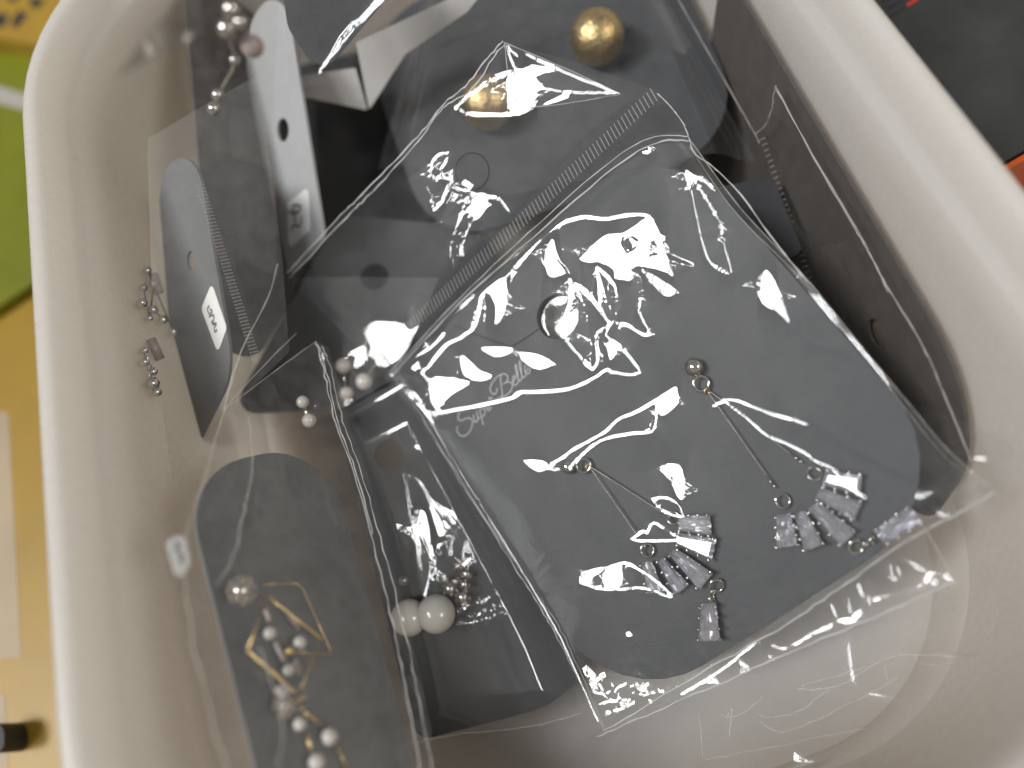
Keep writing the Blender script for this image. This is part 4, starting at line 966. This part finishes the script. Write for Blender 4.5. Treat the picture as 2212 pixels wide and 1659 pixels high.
# little sticker on that bag
s_ = bagE.part('price_sticker', quad_slab(PFE.off(.5), [(358, 1168), (398, 1150), (412, 1215), (386, 1262)], .8, .1), 'paper'); s_['label'] = 'white price sticker at the left edge of the bag'
bagE.part('handwriting', join(*[ribbon(PFE.off(.62), catmull(k, 4), .3, .02) for k in ([(378, 1172), (388, 1176), (380, 1186), (390, 1190)], [(384, 1196), (396, 1200), (390, 1210), (398, 1218)])]), 'ink_soft', parent=s_)

# ---- bag over the pearls
bagC = Thing('clear_bag', 'clear bag with milky glare over the pearls, below the left end of the seal marks', 'bag', PC.hit(760, 780), 'clear earring bags')
PFC2 = PC.off(5.5)
RC2 = Relief(PFC2, 540, 960, 580, 920, .3); RC2.dish(1.0, .45)
for q in ([(800, 712), (840, 705), (884, 722), (880, 765), (850, 790), (815, 788)], [(748, 768), (775, 752), (792, 757), (784, 785), (755, 790)], [(684, 752), (706, 770), (735, 830), (742, 872), (715, 870), (694, 810)], [(645, 895), (675, 897), (700, 915), (690, 926), (655, 915)], [(648, 856), (662, 852), (664, 866), (652, 870)]): RC2.facet(q, .5, 1.7)
for q in ([(884, 740), (930, 715), (975, 690)], [(640, 770), (660, 800), (655, 850)]): RC2.crease(q, .4, 1)
RC2.solve(24)
bagC.part('front_film', film_on(PFC2, [(560, 905), (700, 885), (850, 820)], [(640, 610), (780, 620), (960, 640)], [(560, 905), (590, 760), (640, 610)], [(850, 820), (900, 740), (960, 640)], 110, 90, lambda u, v, s, q: RC2.base(u, v) - RC2.hc + RC2.sample(u, v)), 'film_soft', True)
# ---- bag of the gold balls
bagB = Thing('clear_bag', 'clear bag over the gold ball card at the top, with a straight right edge', 'bag', PB.hit(1250, 200), 'clear earring bags')
PFB = PB.off(11.0)
RB = Relief(PFB, 700, 1680, -60, 500, .4)
for k in range(16):
    a = np.array([900 + 250 * rng.rand(), 40 + 300 * rng.rand()]); d = np.array([.7, -.72]) * (40 + 110 * rng.rand()); RB.crease([a, a + d * .5 + rng.randn(2) * 6, a + d], .5, .10)
RB.crease([(1380, 190), (1340, 150), (1330, 110)], .5, .8)
RB.solve(0)
bagB.part('front_film', film_on(PFB, [(790, 330), (1100, 420), (1640, 310)], [(900, -80), (1200, -90), (1420, -80)], [(790, 330), (850, 120), (900, -80)], [(1640, 310), (1475, 17), (1420, -80)], 160, 130,
    lambda u, v, s, q: RB.sample(u, v) + .6 * (vnoise(u, v, 15, 51) - .5) - 6 * smooth01(1 - np.minimum(s, 1 - s) * 8)), 'film_soft', True)
bagB.part('side_seam', seam(PFB, [(1640, 310), (1631, 290), (1560, 165), (1475, 17), (1420, -80)], .11, -6, .12, 8, 52), 'seam_faint', True)

# ---- bag along the right wall
bagR = Thing('clear_bag', 'clear bag with a row of seal marks, slid down along the right wall', 'bag', PR.hit(1800, 500), 'clear earring bags')
PFR = PR.off(2.2)
RTL = [(1631, 290), (1661, 257), (1675, 185)]
RR = [(1675, 185), (1760, 345), (1841, 483), (1881, 553), (1921, 626), (1995, 750), (2040, 853), (2100, 1000)]
RLf = [(1631, 290), (1680, 420), (1735, 547), (1830, 700), (1930, 840), (2060, 1010)]
bagR.part('front_film', film_on(PFR, RLf, RR, RTL, [(2060, 1010), (2080, 1006), (2100, 1000)], 220, 60, lambda u, v, s, q: .8 * (vnoise(u, v, 12, 81) - .5) + .16 * ridged(u, v, 7, 83)), 'film', True)
bagR.part('side_seam', join(seam(PFR, RR, .12, .2, .1, 8, 84), seam(PFR, [(x + 7 * math.sin(.9 * i), y + 5) for i, (x, y) in enumerate(RR[:5])], .09, .2, .1, 8, 85)), 'seam_faint', True)
bagR.part('torn_edge', seam(PFR, RTL, .15, .2, .35, 10, 86), 'seam_faint', True)
ticks(bagR, PFR, (1648, 300), (1752, 612), 27, -28, -20, 2.1, .26, .3, 1.0)
# crumpled tail of that bag at the right
RT = [(1960, 880), (2040, 980), (2155, 1063), (2185, 1000)]
bagR.part('tail_film', film_free([(1990, 1000), (2080, 1110), (2165, 1085)], [(1960, 870), (2060, 900), (2190, 960)], [(1990, 1000), (1975, 935), (1960, 870)], [(2165, 1085), (2180, 1020), (2190, 960)], (103, 96, 100, 92), 90, 60,
    lambda s, q, x, y: .6 * ridged(x, y, 6, 91) + .25 * ridged(x, y, 2.6, 93)), 'film', True)

# ---- loose empty bag at the bottom right of the box
bagJ = Thing('clear_bag', 'empty crumpled clear bag lying along the bottom right corner of the box', 'bag', WZ(1750, 1500, 4), 'clear earring bags')
def hJ(s, q, x, y): return .30 * ridged(x, y, 16, 101) + .07 * ridged(x, y, 6, 103)
bagJ.part('film', film_free([(1190, 1760), (1700, 1700), (1990, 1500)], [(1240, 1600), (1650, 1440), (2070, 1270)], [(1190, 1760), (1210, 1680), (1240, 1600)], [(1990, 1500), (2050, 1390), (2070, 1270)], (117, 110, 126, 112), 200, 110, hJ), 'film_soft', True)
PJ = Plane((1240, 1600, 124), (1650, 1440, 117), (1700, 1650, 112))
cj = lambda p: [(1474.6 + .33337 * a, 1106 + .33337 * b) for a, b in p]
bagJ.part('crease_line', join(*[seam(PJ, cj(p), r, 1.0, .3, 8, 104 + k) for k, (p, r) in enumerate((
  ([(740, 1150), (960, 1140), (1130, 1060), (1300, 960), (1480, 920), (1880, 940)], .10), ([(760, 1130), (1000, 1060), (1300, 960)], .08), ([(480, 1310), (560, 1330), (760, 1290), (900, 1180), (960, 1150)], .07), ([(490, 1350), (560, 1400), (680, 1420), (900, 1330), (1300, 1130), (1400, 1060)], .08),
  ([(100, 1300), (115, 1400), (130, 1590)], .07), ([(150, 1605), (500, 1540), (1200, 1400)], .07), ([(280, 1350), (320, 1270), (300, 1470)], .09), ([(230, 1290), (290, 1330), (400, 1300), (520, 1190)], .08), ([(1480, 930), (1600, 990), (1880, 950)], .06), ([(2040, 560), (2030, 700), (1980, 800)], .07), ([(1310, 990), (1330, 1090)], .06)))]), 'seam_faint', True)

# ---- bag between the two standing cards, with its row of seal marks
PT = Plane((430, 400, 117), (560, 775, 120), (520, 560, 122))
bagG = Thing('clear_bag', 'hazy clear bag with a row of seal marks, beside the standing cards at left', 'bag', PT.hit(500, 600), 'clear earring bags')
bagG.part('front_film', film_free([(318, 300), (330, 700), (372, 1040)], [(560, 160), (610, 560), (625, 760)], [(318, 300), (420, 240), (560, 160)], [(372, 1040), (480, 900), (625, 760)], (120, 121, 117, 120), 120, 80,
    lambda s, q, x, y: .5 * (vnoise(x, y, 16, 111) - .5)), 'film_veil', True)
ticks(bagG, PT, (432, 400), (553, 775), 52, -8, -14, 2.0, .26, .5, 1.0)
bagG.part('edge_seam', join(seam(PT, [(600, 570), (580, 640), (520, 760), (485, 880)], .16, 1, .2, 6, 114), seam(PT, [(484, 885), (560, 800), (640, 720)], .12, 1, .2, 6, 115)), 'seam_faint', True)
bagF = Thing('clear_bag', 'crumpled clear bag at the top left, between the black card and the box wall', 'bag', PF.hit(540, 260), 'clear earring bags')
bagF.part('front_film', film_free([(400, -60), (390, 160), (470, 480)], [(610, -80), (590, 200), (600, 600)], [(400, -60), (500, -70), (610, -80)], [(470, 480), (520, 560), (600, 600)], (90, 94, 100, 108), 120, 80,
    lambda s, q, x, y: .8 * ridged(x, y, 12, 121) + .3 * ridged(x, y, 5, 123)), 'film_hazy', True)
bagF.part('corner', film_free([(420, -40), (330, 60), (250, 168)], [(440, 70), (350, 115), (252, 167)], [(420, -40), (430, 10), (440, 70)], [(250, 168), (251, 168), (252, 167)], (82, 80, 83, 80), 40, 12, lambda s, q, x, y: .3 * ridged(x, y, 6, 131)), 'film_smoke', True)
bagH = Thing('clear_bag', 'clear bag with one bright fold over the grey card at the top edge', 'bag', PH.hit(760, 60), 'clear earring bags')
PFH = PH.off(3)
RH = Relief(PFH, 600, 900, -60, 260, .35); RH.dish(.6)
RH.crease([(688, 155), (715, 115), (745, 75), (790, 35), (830, 0)], .5, 1.2); RH.facet([(712, 112), (745, 70), (790, 30), (795, 36), (750, 82), (720, 118)], .3, 1.6); RH.facet([(690, 150), (702, 130), (708, 134), (696, 152)], .3, 1.6)
RH.solve()
bagH.part('front_film', film_on(PFH, [(622, 190), (700, 180), (780, 140)], [(610, -70), (760, -80), (900, -70)], [(622, 190), (615, 60), (610, -70)], [(780, 140), (830, 40), (900, -70)], 80, 90, lambda u, v, s, q: RH.base(u, v) - RH.hc + RH.sample(u, v) + .8 * (vnoise(u, v, 10, 141) - .5)), 'film_soft', True)

# ================================================================ AROUND THE BOX
YEL = principled('yellow_print', (.34, .205, .02), .45, noise=(80, .08)); GRN = principled('lime_print', (.16, .175, .003), .45, noise=(80, .08))
GRY = principled('pale_grey', (.36, .34, .31), .5); BEI = principled('beige_card', (.40, .31, .20), .6, noise=(60, .08)); DRK = principled('charcoal_print', (.02, .02, .02), .6)
flat_box('yellow_box', [(-330, -120), (230, -170), (120, 105), (-330, 20)], 0, 14, YEL, 'yellow printed box with dark lettering at the top left corner', 'box')
yb = bpy.data.objects['yellow_box']
ply = Plane.normal((0, 0, 14.05), (0, 0, 1))
def print_on(parent, pl, quads, material, name):
    o0 = np.array(parent.location) / MM
    for q in quads:
        ol = rounded_poly([pl.uv(*a) for a in q], .3, 2)
        if sum(ol[i - 1][0] * ol[i][1] - ol[i][0] * ol[i - 1][1] for i in range(len(ol))) < 0: ol = ol[::-1]
        obj(name, mesh(name, *slab(pl, ol, .04), o0), material, parent)
print_on(yb, ply, [[(-10, 28), (20, 30), (8, 60), (-20, 56)], [(40, 22), (62, 30), (36, 62), (22, 52)], [(68, -6), (98, -2), (84, 18), (62, 14)], [(20, -20), (44, -16), (34, 4), (14, 0)], [(-40, 60), (-12, 62), (-20, 84), (-50, 80)]], DRK, 'letter')
go, _, _ = flat_box('lime_box', [(-420, 95), (120, 120), (150, 560), (-420, 940)], 0, 9, GRN, 'lime green printed box left of the white box', 'box')
print_on(go, Plane.normal((0, 0, 9.05), (0, 0, 1)), [[(-420, 60), (160, 235), (160, 268), (-420, 110)]], GRY, 'grey_stripe')
yo, _, _ = flat_box('yellow_tray', [(-420, 960), (170, 575), (260, 1200), (330, 1900), (-420, 1900)], 0, 6, YEL, 'yellow surface left of the white box, below the lime box', 'tray')
print_on(yo, Plane.normal((0, 0, 6.05), (0, 0, 1)), [[(-420, 880), (18, 890), (46, 1420), (-420, 1460)]], BEI, 'beige_panel')
print_on(yo, Plane.normal((0, 0, 6.05), (0, 0, 1)), [[(-300, 1520), (10, 1500), (30, 1900), (-300, 1900)]], BEI, 'beige_panel')
flat_box('black_knob', [(-30, 1560), (8, 1565), (10, 1625), (-30, 1630)], 6.2, 12, DRK, 'small black knob at the bottom left corner', 'knob', 2.5)
BRD = principled('dark_metal', (.040, .041, .041), .38, metal=.0, spec=.6, noise=(60, .35), bump=.35, bscale=900)
bo, c_, plb = flat_box('dark_board', [(1600, -220), (2560, -560), (2560, 122), (2040, 424)], 26, 34, BRD, 'dark grey metal board with black and red lines, right of the white box', 'board', .8)
plb2 = Plane.normal((0, 0, 34.05), (0, 0, 1))
lin = lambda a, b, w: [(a[0] - w * (b[1] - a[1]) / np.hypot(b[0] - a[0], b[1] - a[1]) / 2, a[1] + w * (b[0] - a[0]) / np.hypot(b[0] - a[0], b[1] - a[1]) / 2), (b[0] - w * (b[1] - a[1]) / np.hypot(b[0] - a[0], b[1] - a[1]) / 2, b[1] + w * (b[0] - a[0]) / np.hypot(b[0] - a[0], b[1] - a[1]) / 2),
    (b[0] + w * (b[1] - a[1]) / np.hypot(b[0] - a[0], b[1] - a[1]) / 2, b[1] - w * (b[0] - a[0]) / np.hypot(b[0] - a[0], b[1] - a[1]) / 2), (a[0] + w * (b[1] - a[1]) / np.hypot(b[0] - a[0], b[1] - a[1]) / 2, a[1] - w * (b[0] - a[0]) / np.hypot(b[0] - a[0], b[1] - a[1]) / 2)]
print_on(bo, plb2, [lin((1840, 92), (1958, 14), 5), lin((1917, 18), (1950, 0), 8), lin((1905, 4), (1935, -12), 8)], DRK, 'black_line')
print_on(bo, plb2, [lin((1959, 12), (1985, -5), 7)], MT['ink_red'], 'red_line')
ORG = principled('orange_plastic', (.52, .09, .015), .4); BRN = principled('brown_plastic', (.13, .045, .025), .5)
oo, _, _ = flat_box('orange_rail', [(2050, 428), (2560, 128), (2560, 142), (2050, 441)], 20, 33.4, ORG, 'thin orange rail along the lower edge of the dark board', 'rail', .4)
flat_box('brown_ledge', [(2050, 444), (2560, 146), (2560, 225), (2060, 520)], 0, 20, BRN, 'reddish brown ledge under the orange rail', 'ledge', .6)
